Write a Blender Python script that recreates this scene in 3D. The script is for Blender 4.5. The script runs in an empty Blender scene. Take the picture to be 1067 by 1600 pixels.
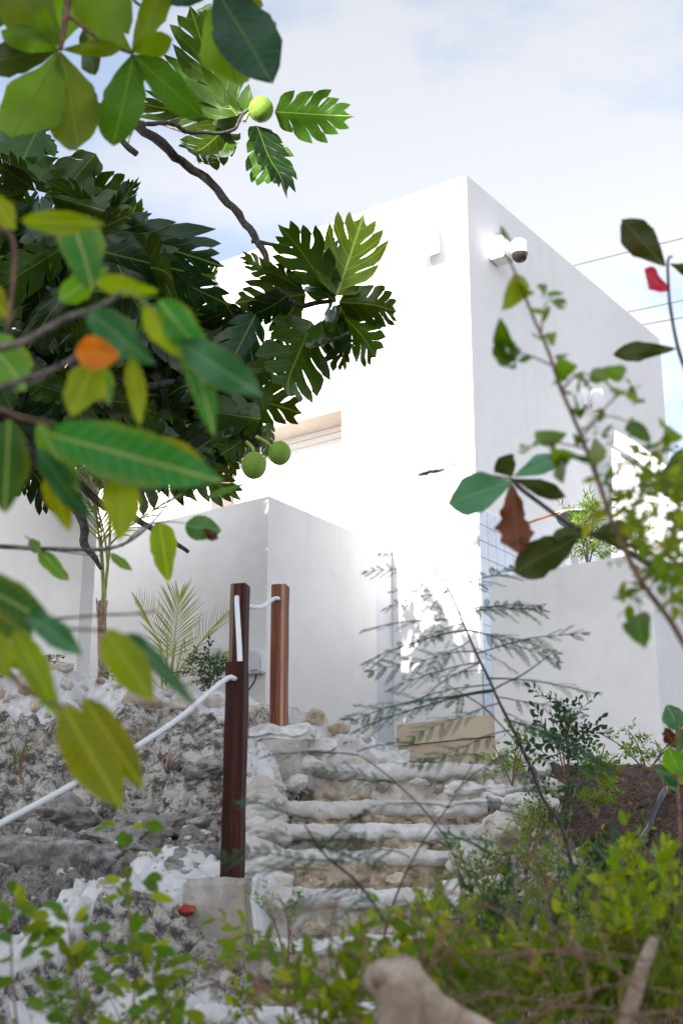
import bpy, bmesh, math, random
from mathutils import Vector, Matrix, noise, geometry
random.seed(7)
R = math.radians
S = bpy.context.scene
COL = S.collection

# ------------------------------------------------------------------ camera
CZ = 1.6; PITCH = R(17.9); FPX = 2222.2
cam = bpy.data.cameras.new('camera'); co = bpy.data.objects.new('camera', cam); COL.objects.link(co)
cam.sensor_fit = 'VERTICAL'; cam.sensor_height = 36; cam.sensor_width = 24; cam.lens = 50
co.location = (0, 0, CZ); co.rotation_euler = (R(90) + PITCH, 0, 0)
cam.clip_start = .05; cam.clip_end = 2000
cam.dof.use_dof = True; cam.dof.focus_distance = 8.6; cam.dof.aperture_fstop = 3.3
S.camera = co
cp, sp = math.cos(PITCH), math.sin(PITCH)

# ------------------------------------------------------------------ light
HN = R(35.3)                       # heading of the sun's rays (clockwise from +Y)
SUN_EL = 28.5
SUN_HEAD = 36.6
d = Vector((math.sin(R(SUN_HEAD))*math.cos(R(SUN_EL)), math.cos(R(SUN_HEAD))*math.cos(R(SUN_EL)), -math.sin(R(SUN_EL))))
SUND = d.normalized()
sl = bpy.data.lights.new('sun', 'SUN'); so = bpy.data.objects.new('sun', sl); COL.objects.link(so)
sl.energy = 4.4; sl.angle = R(.5); sl.color = (1, .95, .88)
so.rotation_euler = SUND.to_track_quat('-Z', 'Y').to_euler()
W = bpy.data.worlds.new('World'); S.world = W; W.use_nodes = True
nt = W.node_tree; N = nt.nodes; L = nt.links
bg = N['Background']; bg.inputs[1].default_value = .1
sky = N.new('ShaderNodeTexSky'); sky.sky_type = 'NISHITA'; sky.sun_disc = False
sky.sun_elevation = R(SUN_EL); sky.sun_rotation = R(SUN_HEAD + 180)
sky.air_density = 1.0; sky.dust_density = 1.0
tc = N.new('ShaderNodeTexCoord'); mp = N.new('ShaderNodeMapping'); mp.inputs['Scale'].default_value = (1.0, 1.0, 1.9)
mp.inputs['Location'].default_value = (3.35, 1.2, .35)
n1 = N.new('ShaderNodeTexNoise'); n1.inputs['Scale'].default_value = 3.1; n1.inputs['Detail'].default_value = 7; n1.inputs['Roughness'].default_value = .5; n1.inputs['Distortion'].default_value = .25
cr = N.new('ShaderNodeMapRange'); cr.interpolation_type = 'SMOOTHSTEP'
cr.inputs[1].default_value = .43; cr.inputs[2].default_value = .57; cr.inputs[3].default_value = .36; cr.inputs[4].default_value = .98
mx = N.new('ShaderNodeMix'); mx.data_type = 'RGBA'; mx.inputs[7].default_value = (2.85, 2.95, 3.2, 1)
L.new(tc.outputs['Generated'], mp.inputs[0]); L.new(mp.outputs[0], n1.inputs['Vector']); L.new(n1.outputs[0], cr.inputs[0])
bw = N.new('ShaderNodeRGBToBW'); L.new(sky.outputs[0], bw.inputs[0])
cm = N.new('ShaderNodeMath'); cm.operation = 'MULTIPLY_ADD'; cm.inputs[1].default_value = 1.05; cm.inputs[2].default_value = 1.0; L.new(bw.outputs[0], cm.inputs[0])
cc = N.new('ShaderNodeVectorMath'); cc.operation = 'SCALE'; cc.inputs[0].default_value = (.97, 1.0, 1.07); L.new(cm.outputs[0], cc.inputs['Scale']); L.new(cc.outputs[0], mx.inputs[7])
L.new(cr.outputs[0], mx.inputs[0]); L.new(sky.outputs[0], mx.inputs[6]); L.new(mx.outputs[2], bg.inputs[0])
vs = S.view_settings; vs.view_transform = 'Standard'; vs.look = 'None'; vs.exposure = 1.70; vs.gamma = 1; vs.use_curve_mapping = False
S.render.engine = 'CYCLES'
S.cycles.max_bounces = 8; S.cycles.diffuse_bounces = 4; S.cycles.transmission_bounces = 6; S.cycles.transparent_max_bounces = 8

# ------------------------------------------------------------------ helpers
def ray(px, py):
    x = (px - 533.5)/FPX; u = -(py - 800)/FPX
    return Vector((x, cp - u*sp, sp + u*cp))
CAMP = Vector((0, 0, CZ))
def at(px, py, Y):
    r = ray(px, py); return CAMP + r*(Y/r.y)
def hit(px, py, P0, nrm):
    r = ray(px, py); return CAMP + r*((P0 - CAMP).dot(nrm)/r.dot(nrm))
def lerp(a, b, t): return a + (b - a)*t
def interp(pts, x):
    if x <= pts[0][0]: return pts[0][1]
    for (a, b), (c, d_) in zip(pts, pts[1:]):
        if x <= c: return b + (d_ - b)*(x - a)/(c - a)
    return pts[-1][1]
def sstep(x): x = max(0, min(1, x)); return x*x*(3 - 2*x)
def mesh(name, vs_, fs, mats=None, smooth=False, uv=None, midx=None, attrs=None):
    m = bpy.data.meshes.new(name); m.from_pydata([tuple(v) for v in vs_], [], fs); m.update()
    if mats:
        for k in (mats if isinstance(mats, (list, tuple)) else [mats]): m.materials.append(k)
    if midx: m.polygons.foreach_set('material_index', midx)
    if smooth: m.polygons.foreach_set('use_smooth', [True]*len(m.polygons))
    if uv:
        ul = m.uv_layers.new(name='UVMap'); li = [0]*len(m.loops); m.loops.foreach_get('vertex_index', li)
        buf = []
        for i in li: buf += uv[i]
        ul.data.foreach_set('uv', buf)
    if attrs:
        for an, vals in attrs.items():
            a = m.attributes.new(an, 'FLOAT', 'POINT'); a.data.foreach_set('value', vals)
    return m
def obj(name, me, parent=None, M=None):
    o = bpy.data.objects.new(name, me); COL.objects.link(o)
    if parent is not None:
        o.parent = parent
        o.matrix_parent_inverse = parent.get('_inv') and Matrix.Identity(4) or PINV[parent.name]
    if M is not None: o.matrix_basis = M
    return o
PINV = {}
def reg(o, M):      # world matrix of a parent, so that children may be given in world space
    PINV[o.name] = M.inverted(); return o
def thing(name, label, cat, loc=(0, 0, 0), group=None):
    o = bpy.data.objects.new(name, None); COL.objects.link(o); o.location = loc; o.empty_display_size = .1
    o['label'] = label; o['category'] = cat
    if group: o['group'] = group
    return reg(o, Matrix.Translation(Vector(loc)))
def part(name, me, parent, M=None): return obj(name, me, parent, M)
def tag(o, label, cat, group=None):
    o['label'] = label; o['category'] = cat
    if group: o['group'] = group
    return o
def structure(o): o['kind'] = 'structure'; return o
def stuff(o): o['kind'] = 'stuff'; return o
def tube_geo(pts, rad, sides=8, vs_=None, fs=None, cap=True, jit=0):
    vs_ = [] if vs_ is None else vs_; fs = [] if fs is None else fs
    pts = [Vector(p) for p in pts]; n = len(pts); off = len(vs_)
    up = Vector((.13, .27, 1)); prev = None
    for i, p in enumerate(pts):
        t = (pts[min(i+1, n-1)] - pts[max(i-1, 0)]).normalized()
        a = (prev - t*prev.dot(t)) if prev is not None else t.cross(up)
        if a.length < 1e-6: a = t.orthogonal()
        a.normalize(); prev = a; b = t.cross(a)
        r = rad[i] if isinstance(rad, (list, tuple)) else rad
        for k in range(sides):
            an = 2*math.pi*k/sides; rr = r*(1 + (random.uniform(-jit, jit) if jit else 0))
            vs_.append(p + a*math.cos(an)*rr + b*math.sin(an)*rr)
    for i in range(n-1):
        for k in range(sides):
            k2 = (k+1) % sides
            fs.append((off+i*sides+k, off+i*sides+k2, off+(i+1)*sides+k2, off+(i+1)*sides+k))
    if cap:
        fs.append(tuple(off+k for k in reversed(range(sides)))); fs.append(tuple(off+(n-1)*sides+k for k in range(sides)))
    return vs_, fs
def smooth_pts(pts, m=5):
    pts = [Vector(p) for p in pts]
    if len(pts) < 3: return pts
    out = []
    for i in range(len(pts)-1):
        p0 = pts[max(i-1, 0)]; p1 = pts[i]; p2 = pts[i+1]; p3 = pts[min(i+2, len(pts)-1)]
        for k in range(m):
            t = k/m
            out.append(.5*((2*p1)+(p2-p0)*t+(2*p0-5*p1+4*p2-p3)*t*t+(3*p1-p0-3*p2+p3)*t**3))
    out.append(pts[-1]); return out
def tube(name, pts, r0, r1, mat, parent=None, sides=8, m=5, jit=0, knob=0):
    P = smooth_pts(pts, m); n = len(P)
    if knob: P = [p + Vector(noise.noise_vector(p*9))*knob for p in P]
    rr = [lerp(r0, r1, i/(n-1))*(1 + (.18*noise.noise(p*22) if knob else 0)) for i, p in enumerate(P)]
    v, f = tube_geo(P, rr, sides, jit=jit)
    return obj(name, mesh(name, v, f, mat, True), parent)
def box_geo(a, b, M=None, bev=0):
    bm = bmesh.new(); bmesh.ops.create_cube(bm, size=1)
    for v in bm.verts: v.co = Vector([(a[i]+b[i])/2 + v.co[i]*(b[i]-a[i]) for i in range(3)])
    if bev: bmesh.ops.bevel(bm, geom=bm.edges[:], offset=bev, segments=2, affect='EDGES')
    if M is not None: bmesh.ops.transform(bm, matrix=M, verts=bm.verts)
    return bm
def bm_mesh(name, bm, mat, smooth=False):
    m = bpy.data.meshes.new(name); bm.normal_update(); bm.to_mesh(m); bm.free()
    if mat: m.materials.append(mat)
    if smooth: m.polygons.foreach_set('use_smooth', [True]*len(m.polygons))
    return m
def box(name, a, b, mat, parent=None, M=None, bev=0): return obj(name, bm_mesh(name, box_geo(a, b, M, bev), mat), parent)
def lathe(name, prof, mat, M=None, parent=None, sides=24, smooth=True):
    v = []; f = []
    for r, z in prof:
        for k in range(sides):
            an = 2*math.pi*k/sides; v.append(Vector((r*math.cos(an), r*math.sin(an), z)))
    for i in range(len(prof)-1):
        for k in range(sides):
            k2 = (k+1) % sides; f.append((i*sides+k, i*sides+k2, (i+1)*sides+k2, (i+1)*sides+k))
    if M is not None: v = [M @ p for p in v]
    return obj(name, mesh(name, v, f, mat, smooth), parent)

# ------------------------------------------------------------------ materials
def newmat(name):
    m = bpy.data.materials.new(name); m.use_nodes = True
    return m, m.node_tree.nodes, m.node_tree.links, m.node_tree.nodes['Principled BSDF']
def nnoise(N, L, scale, detail=5, vec=None, rough=.55, dist=0):
    n = N.new('ShaderNodeTexNoise'); n.inputs['Scale'].default_value = scale; n.inputs['Detail'].default_value = detail
    n.inputs['Roughness'].default_value = rough; n.inputs['Distortion'].default_value = dist
    if vec is not None: L.new(vec, n.inputs['Vector'])
    return n.outputs[0]
def mixc(N, L, fac, a, b, mode='MIX'):
    m = N.new('ShaderNodeMix'); m.data_type = 'RGBA'; m.blend_type = mode
    for s, x in ((0, fac), (6, a), (7, b)):
        if isinstance(x, (int, float)): m.inputs[s].default_value = x
        elif isinstance(x, tuple): m.inputs[s].default_value = (*x, 1) if len(x) == 3 else x
        else: L.new(x, m.inputs[s])
    return m.outputs[2]
def rng(N, L, x, a, b, c=0, d=1, smooth=True):
    m = N.new('ShaderNodeMapRange'); m.interpolation_type = 'SMOOTHSTEP' if smooth else 'LINEAR'
    L.new(x, m.inputs[0])
    for i, v in enumerate((a, b, c, d)): m.inputs[i+1].default_value = v
    return m.outputs[0]
def mth(N, L, op, a, b=0):
    m = N.new('ShaderNodeMath'); m.operation = op
    for i, x in enumerate((a, b)):
        if isinstance(x, (int, float)): m.inputs[i].default_value = x
        else: L.new(x, m.inputs[i])
    return m.outputs[0]
def bump(N, L, B, h, st=.4, dist=.01):
    b = N.new('ShaderNodeBump'); b.inputs['Strength'].default_value = st; b.inputs['Distance'].default_value = dist
    L.new(h, b.inputs['Height']); L.new(b.outputs[0], B.inputs['Normal']); return b
def objco(N): return N.new('ShaderNodeTexCoord').outputs['Object']
def geopos(N): return N.new('ShaderNodeNewGeometry').outputs['Position']

def stucco(name, col, col2, st=.25):
    m, N, L, B = newmat(name); P = geopos(N)
    a = nnoise(N, L, .7, 5, P, .6); b = nnoise(N, L, 6, 6, P, .6)
    f = rng(N, L, mth(N, L, 'ADD', mth(N, L, 'MULTIPLY', a, .6), mth(N, L, 'MULTIPLY', b, .4)), .35, .68)
    c = mixc(N, L, f, col, col2)
    mpx = N.new('ShaderNodeMapping'); mpx.inputs['Scale'].default_value = (5, 5, .35); L.new(P, mpx.inputs[0])
    c = mixc(N, L, mth(N, L, 'MULTIPLY', rng(N, L, nnoise(N, L, 1.5, 5, mpx.outputs[0], .6), .48, .72), .12), c, (.58, .56, .53))
    dots = rng(N, L, nnoise(N, L, 38, 2, P), .79, .82)
    c = mixc(N, L, mth(N, L, 'MULTIPLY', dots, .35), c, (.3, .27, .24))
    L.new(c, B.inputs['Base Color']); B.inputs['Roughness'].default_value = .85
    bump(N, L, B, nnoise(N, L, 140, 4, P), st, .003); return m
M_white = stucco('white_stucco', (.86, .85, .84), (.80, .79, .785))
M_wing = stucco('wing_stucco', (.80, .785, .77), (.72, .705, .695))
M_splay = stucco('shade_grey_stucco', (.62, .62, .66), (.58, .58, .62))  # shade put into a cooler, darker tone for splayed end and stair parapet
M_inner = stucco('reveal_shade_stucco', (.42, .36, .31), (.38, .32, .27))  # window recess shade put into a darker tan base colour
M_tan = stucco('tan_stone_render', (.60, .50, .37), (.47, .38, .27), .5)
def plain(name, col, rough=.5, metal=0, var=.08, sc=30, bst=0):
    m, N, L, B = newmat(name)
    n = nnoise(N, L, sc, 4, objco(N))
    c = mixc(N, L, rng(N, L, n, .35, .65), tuple(x*(1-var) for x in col), tuple(min(1, x*(1+var)) for x in col))
    L.new(c, B.inputs['Base Color']); B.inputs['Roughness'].default_value = rough; B.inputs['Metallic'].default_value = metal
    if bst: bump(N, L, B, n, bst, .004)
    return m
M_plastic = plain('white_plastic', (.80, .80, .81), .35, 0, .03)
M_plastic_grey = plain('pale_grey_plastic', (.60, .62, .65), .4, 0, .03)
M_black = plain('black_rubber', (.012, .012, .013), .5)
M_pipe = plain('purple_grey_pipe', (.055, .05, .075), .35)
M_glass_dark = plain('smoked_dome', (.03, .022, .018), .06)
M_copper = plain('copper_pipe', (.62, .26, .16), .35, .9)
M_steel = plain('brushed_steel', (.55, .55, .56), .35, .9)
M_rope = plain('white_rope', (.74, .75, .76), .75, 0, .1, 220, .6)
M_shutter = plain('white_shutter', (.72, .71, .70), .5, 0, .03)
M_cable = plain('grey_cable', (.12, .12, .13), .5)
def tilemat():
    m, N, L, B = newmat('blue_white_tile'); oi = N.new('ShaderNodeObjectInfo')
    c = mixc(N, L, oi.outputs['Random'], (.62, .67, .75), (.72, .75, .80))
    L.new(c, B.inputs['Base Color']); B.inputs['Roughness'].default_value = .25; return m
M_tile = tilemat(); M_grout = plain('grout', (.50, .51, .56), .9)
def speckle():
    m, N, L, B = newmat('speckled_shower_plate'); v = N.new('ShaderNodeTexVoronoi'); v.inputs['Scale'].default_value = 75
    L.new(objco(N), v.inputs['Vector']); f = rng(N, L, v.outputs['Distance'], .2, .45)
    L.new(mixc(N, L, f, (.03, .03, .035), (.33, .33, .35)), B.inputs['Base Color']); B.inputs['Roughness'].default_value = .4; B.inputs['Metallic'].default_value = .4
    return m
M_speckle = speckle()
def wood(name, dark, mid, light, sap):
    m, N, L, B = newmat(name); oc = objco(N)
    mp = N.new('ShaderNodeMapping'); mp.inputs['Scale'].default_value = (38, 38, 1.4); L.new(oc, mp.inputs[0])
    g = nnoise(N, L, 1.0, 8, mp.outputs[0], .65, .6)
    mp2 = N.new('ShaderNodeMapping'); mp2.inputs['Scale'].default_value = (170, 170, 3); L.new(oc, mp2.inputs[0])
    g2 = nnoise(N, L, 1.0, 4, mp2.outputs[0], .7)
    c = mixc(N, L, rng(N, L, g, .3, .62), dark, mid)
    c = mixc(N, L, rng(N, L, g, .55, .8), c, light)
    sx = N.new('ShaderNodeSeparateXYZ'); L.new(oc, sx.inputs[0])
    mp3 = N.new('ShaderNodeMapping'); mp3.inputs['Scale'].default_value = (8, 8, 3); L.new(oc, mp3.inputs[0])
    blot = nnoise(N, L, 1, 5, mp3.outputs[0])
    lo, hi, scol, amt = sap
    if hi > lo: e = rng(N, L, mth(N, L, 'ADD', sx.outputs[0], mth(N, L, 'MULTIPLY', blot, .012)), lo, hi)
    else: e = rng(N, L, mth(N, L, 'ADD', sx.outputs[0], mth(N, L, 'MULTIPLY', blot, .012)), hi, lo, 1, 0)
    e = mth(N, L, 'MULTIPLY', e, rng(N, L, sx.outputs[0], .035, .0395, 1, .15))
    c = mixc(N, L, mth(N, L, 'MULTIPLY', e, amt), c, scol)
    c = mixc(N, L, mth(N, L, 'MULTIPLY', rng(N, L, g2, .52, .72), .55), c, tuple(x*.25 for x in dark))
    L.new(c, B.inputs['Base Color']); B.inputs['Specular IOR Level'].default_value = .2; L.new(rng(N, L, g2, .3, .7, .5, .85), B.inputs['Roughness'])
    bump(N, L, B, mth(N, L, 'ADD', g, g2), .5, .004); return m
M_post = [wood('dark_wood_a', (.012, .004, .003), (.055, .014, .008), (.12, .035, .02), (.03, .02, (.05, .02, .015), 0)),
          wood('dark_wood_b', (.018, .007, .005), (.075, .024, .016), (.13, .05, .03), (-.008, -.022, (.24, .19, .12), .8)),
          wood('red_wood_c', (.09, .028, .017), (.21, .075, .045), (.32, .14, .09), (.020, .026, (.52, .30, .18), .75))]
def rockcol(N, L, P, k=1.0):
    a = nnoise(N, L, 2.2*k, 8, P, .62, .3); b = nnoise(N, L, 14*k, 8, P, .7); c_ = nnoise(N, L, 60*k, 5, P, .7)
    return a, b, c_
def groundmat():
    m, N, L, B = newmat('limestone_ground'); P = geopos(N)
    a, b, c3 = rockcol(N, L, P)
    def attr(n):
        x = N.new('ShaderNodeAttribute'); x.attribute_name = n; return x.outputs['Fac']
    pl, so_, dk, tn = attr('plaster'), attr('soil'), attr('dark'), attr('tan')
    c = mixc(N, L, rng(N, L, b, .40, .58), (.085, .076, .064), (.56, .52, .46))
    c = mixc(N, L, mth(N, L, 'MULTIPLY', rng(N, L, a, .5, .66), .7), c, (.36, .30, .22))
    c = mixc(N, L, rng(N, L, mth(N, L, 'ADD', tn, mth(N, L, 'MULTIPLY', a, .5)), .6, 1.1), c, mixc(N, L, rng(N, L, b, .35, .65), (.42, .31, .19), (.66, .56, .43)))
    d1 = rng(N, L, mth(N, L, 'ADD', dk, mth(N, L, 'MULTIPLY', mth(N, L, 'ADD', b, -.5), 1.6)), .25, .75)
    c = mixc(N, L, mth(N, L, 'MULTIPLY', d1, .85), c, mixc(N, L, rng(N, L, c3, .4, .65), (.06, .058, .058), (.20, .19, .18)))
    pf = rng(N, L, mth(N, L, 'ADD', pl, mth(N, L, 'MULTIPLY', mth(N, L, 'ADD', b, -.5), .5)), .38, .62)
    c = mixc(N, L, pf, c, mixc(N, L, rng(N, L, b, .4, .7), (.66, .65, .64), (.56, .53, .50)))
    sf = rng(N, L, mth(N, L, 'ADD', so_, mth(N, L, 'MULTIPLY', mth(N, L, 'ADD', b, -.5), .7)), .4, .6)
    soilc = mixc(N, L, rng(N, L, c3, .42, .66), (.028, .016, .011), (.16, .09, .058))
    c = mixc(N, L, sf, c, soilc)
    pits = rng(N, L, c3, .38, .46, 1, 0)
    c = mixc(N, L, mth(N, L, 'MULTIPLY', pits, mth(N, L, 'SUBTRACT', .6, mth(N, L, 'MULTIPLY', pf, .55))), c, (.07, .06, .05))
    L.new(c, B.inputs['Base Color']); B.inputs['Roughness'].default_value = .95
    h = mth(N, L, 'ADD', mth(N, L, 'MULTIPLY', b, .5), c3)
    h2 = mth(N, L, 'MULTIPLY', h, mth(N, L, 'SUBTRACT', 1, mth(N, L, 'MULTIPLY', pf, .7)))
    bump(N, L, B, h2, .9, .018); return m
M_ground = groundmat()
def stonemat(name, c1, c2, dirt, amt=.5, obj_=True, bst=.8, pit=.6):
    m, N, L, B = newmat(name); P = geopos(N)
    a, b, c3 = rockcol(N, L, P)
    oi = N.new('ShaderNodeObjectInfo')
    c = mixc(N, L, rng(N, L, b, .33, .66), c1, c2)
    c = mixc(N, L, mth(N, L, 'MULTIPLY', rng(N, L, mth(N, L, 'ADD', a, mth(N, L, 'MULTIPLY', oi.outputs['Random'], .25)), .55, .75), amt), c, dirt)
    c = mixc(N, L, mth(N, L, 'MULTIPLY', rng(N, L, c3, .33, .42, 1, 0), pit), c, (.10, .085, .07))
    L.new(c, B.inputs['Base Color']); B.inputs['Roughness'].default_value = .92
    bump(N, L, B, mth(N, L, 'ADD', mth(N, L, 'MULTIPLY', b, .6), mth(N, L, 'MULTIPLY', c3, .6)), bst, .014); return m
M_stone = stonemat('pale_limestone', (.36, .32, .27), (.64, .60, .54), (.42, .29, .17), .5)
M_tanrock = stonemat('tan_limestone', (.40, .30, .19), (.74, .66, .55), (.13, .11, .05), .5)
M_riser = stonemat('crusted_limestone', (.24, .165, .09), (.62, .50, .36), (.60, .57, .53), .8)
M_edge = stonemat('worn_plaster', (.54, .52, .49), (.74, .73, .72), (.46, .41, .35), .55, bst=.7, pit=.25)
M_plaster = stonemat('white_plaster', (.60, .59, .585), (.72, .71, .70), (.42, .39, .36), .6, bst=.5, pit=.12)
M_whiterock = stonemat('white_rock', (.52, .49, .45), (.72, .69, .65), (.45, .36, .26), .4, pit=.3)
M_concrete = stonemat('cast_concrete', (.36, .335, .31), (.50, .475, .45), (.30, .24, .18), .6, bst=.45)
M_red = plain('red_paint', (.40, .05, .035), .9, 0, .4, 40, .8)
M_bark = plain('grey_bark', (.16, .14, .12), .85, 0, .5, 60, .8)
M_bark_dark = plain('dark_bark', (.055, .048, .042), .85, 0, .45, 45, .8)
M_bark_brown = plain('brown_twig', (.20, .11, .07), .8, 0, .35, 60, .5)
M_log = stonemat('weathered_wood', (.30, .22, .16), (.58, .47, .37), (.16, .09, .06), .5, bst=1)
M_stalk = plain('yellow_green_stalk', (.32, .34, .07), .5, 0, .2, 20)
M_sheath = plain('palm_sheath', (.30, .22, .17), .8, 0, .35, 40, .5)
M_fruit = None

def leafmat(name, top, under, vein, rough=.4, trans=.35, spacing=.07, slope=.8, edge=None, blot=None, veinw=.012, vamt=.6, tintc=None):
    m, N, L, B = newmat(name)
    uv = N.new('ShaderNodeUVMap'); sx = N.new('ShaderNodeSeparateXYZ'); L.new(uv.outputs[0], sx.inputs[0])
    ax = mth(N, L, 'ABSOLUTE', mth(N, L, 'SUBTRACT', sx.outputs[0], .5))
    mid = rng(N, L, ax, veinw*.55, veinw, 1, 0)
    ph = mth(N, L, 'FRACT', mth(N, L, 'DIVIDE', mth(N, L, 'SUBTRACT', sx.outputs[1], mth(N, L, 'MULTIPLY', ax, slope)), spacing))
    ed = mth(N, L, 'ABSOLUTE', mth(N, L, 'SUBTRACT', ph, .5))
    lat = rng(N, L, ed, veinw*.22/spacing, veinw*.5/spacing, 1, 0)
    vf = mth(N, L, 'MAXIMUM', mid, mth(N, L, 'MULTIPLY', lat, vamt))
    geo = N.new('ShaderNodeNewGeometry'); oi = N.new('ShaderNodeObjectInfo')
    at_ = N.new('ShaderNodeAttribute'); at_.attribute_name = 'tint'
    rnd = mth(N, L, 'FRACT', mth(N, L, 'ADD', oi.outputs['Random'], at_.outputs['Fac']))
    c = mixc(N, L, geo.outputs['Backfacing'], top, under)
    nz = nnoise(N, L, 9, 5, geo.outputs['Position'])
    hs = N.new('ShaderNodeHueSaturation')
    L.new(rng(N, L, rnd, 0, 1, .475, .515, False), hs.inputs['Hue']); L.new(mth(N, L, 'MULTIPLY', rng(N, L, rnd, 0, 1, .7, 1.35, False), rng(N, L, nz, .3, .7, .85, 1.15)), hs.inputs['Value'])
    L.new(c, hs.inputs['Color']); c = hs.outputs[0]
    if tintc: c = mixc(N, L, rng(N, L, rnd, .62, .95), c, tintc)
    if edge:
        ec, e0, e1, amt = edge
        f = rng(N, L, mth(N, L, 'ADD', ax, mth(N, L, 'MULTIPLY', nnoise(N, L, 30, 4, geo.outputs['Position']), .12)), e0, e1)
        f = mth(N, L, 'MAXIMUM', f, rng(N, L, sx.outputs[1], .93, 1.0))
        c = mixc(N, L, mth(N, L, 'MULTIPLY', f, amt), c, ec)
    if blot:
        bc, lo, amt = blot
        f = rng(N, L, nnoise(N, L, 22, 6, geo.outputs['Position'], .7), lo, lo + .08)
        c = mixc(N, L, mth(N, L, 'MULTIPLY', f, amt), c, bc)
    c = mixc(N, L, vf, c, vein)
    L.new(c, B.inputs['Base Color']); B.inputs['Roughness'].default_value = rough
    if 'Specular IOR Level' in B.inputs: B.inputs['Specular IOR Level'].default_value = .32 if rough < .35 else .2
    bump(N, L, B, mth(N, L, 'ADD', mth(N, L, 'MULTIPLY', vf, -.6), mth(N, L, 'MULTIPLY', nz, .5)), .35, .01)
    tr = N.new('ShaderNodeBsdfTranslucent'); hs2 = N.new('ShaderNodeHueSaturation'); hs2.inputs['Hue'].default_value = .487; hs2.inputs['Saturation'].default_value = 1.15; hs2.inputs['Value'].default_value = 1.9
    L.new(c, hs2.inputs['Color']); L.new(hs2.outputs[0], tr.inputs['Color'])
    ms = N.new('ShaderNodeMixShader'); ms.inputs[0].default_value = trans
    L.new(B.outputs[0], ms.inputs[1]); L.new(tr.outputs[0], ms.inputs[2]); L.new(ms.outputs[0], N['Material Output'].inputs[0])
    return m
M_bread = leafmat('breadfruit_leaf', (.008, .028, .005), (.030, .070, .006), (.11, .17, .02), .28, .16, .15, 1.0, blot=((.16, .10, .03), .66, .6), veinw=.012, vamt=.45)
M_bread_young = leafmat('young_breadfruit_leaf', (.06, .15, .02), (.10, .21, .025), (.25, .34, .08), .35, .35, .15, 1.0, veinw=.016)
M_almond = leafmat('almond_leaf', (.05, .13, .02), (.12, .21, .018), (.13, .20, .03), .4, .5, .085, .9, vamt=.45)
M_almond_dark = leafmat('dark_almond_leaf', (.02, .065, .03), (.05, .075, .015), (.10, .13, .035), .35, .2, .085, .9, blot=((.16, .07, .03), .60, .6), vamt=.4)
M_alm_mid = leafmat('mid_almond_leaf', (.08, .20, .10), (.11, .22, .09), (.22, .33, .14), .45, .3, .085, .9, blot=((.18, .10, .04), .62, .5), vamt=.4)
M_dead = leafmat('dead_leaf', (.11, .035, .018), (.13, .045, .022), (.22, .10, .05), .6, .15, .085, .9, blot=((.05, .02, .012), .52, .7))
M_litter = leafmat('dry_leaf_litter', (.20, .12, .06), (.24, .15, .08), (.2, .12, .06), .7, .1, .3, .8, tintc=(.36, .27, .16))
M_redleaf = leafmat('red_leaf', (.50, .035, .05), (.46, .05, .06), (.55, .16, .12), .5, .35, .085, .9)
M_orange = leafmat('orange_leaf', (.75, .26, .02), (.72, .28, .03), (.75, .4, .08), .5, .35, .085, .9, blot=((.45, .12, .02), .6, .7))
M_grape = leafmat('broad_green_leaf', (.045, .16, .035), (.10, .22, .03), (.28, .36, .12), .38, .48, .09, .75, edge=((.40, .36, .03), .17, .30, .35), blot=((.20, .20, .03), .62, .5), veinw=.016, vamt=.3)
M_grape_y = leafmat('yellowing_leaf', (.14, .21, .015), (.19, .25, .015), (.33, .36, .05), .45, .52, .09, .75, edge=((.45, .33, .02), .15, .30, .4), blot=((.40, .24, .03), .62, .6), veinw=.02, vamt=.4)
M_grape_b = leafmat('bluish_green_leaf', (.04, .14, .05), (.06, .17, .04), (.14, .26, .10), .3, .25, .09, .75, edge=((.25, .28, .03), .18, .3, .25), veinw=.018, vamt=.3)
M_small = leafmat('small_leaf', (.075, .19, .02), (.12, .24, .02), (.18, .29, .05), .4, .42, .12, .8, tintc=(.22, .27, .02))
M_small_dark = leafmat('dark_small_leaf', (.018, .06, .018), (.035, .09, .02), (.07, .13, .04), .3, .2, .12, .8)
M_vine = leafmat('yellow_green_vine_leaf', (.12, .22, .015), (.19, .29, .02), (.26, .34, .05), .45, .5, .12, .8, tintc=(.34, .36, .02))
M_teal = leafmat('feathery_leaf', (.022, .070, .038), (.035, .085, .035), (.04, .08, .03), .6, .1, .3, .8)
M_palm = leafmat('palm_leaflet', (.08, .15, .02), (.12, .19, .025), (.3, .3, .08), .4, .35, .5, .8, tintc=(.36, .33, .06))
def fruitmat():
    m, N, L, B = newmat('breadfruit_skin'); v = N.new('ShaderNodeTexVoronoi'); v.inputs['Scale'].default_value = 16; oc = objco(N); L.new(oc, v.inputs['Vector'])
    n = nnoise(N, L, 5, 4, oc)
    c = mixc(N, L, rng(N, L, n, .35, .65), (.15, .30, .015), (.22, .36, .03))
    c = mixc(N, L, rng(N, L, v.outputs['Distance'], .0, .25, .4, 0), c, (.07, .12, .02))
    L.new(c, B.inputs['Base Color']); B.inputs['Roughness'].default_value = .55
    bump(N, L, B, v.outputs['Distance'], .35, .03); return m
M_fruit = fruitmat()
M_grass = leafmat('grass_blade', (.10, .17, .03), (.12, .19, .03), (.15, .2, .05), .5, .3, .5, .8)

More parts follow.
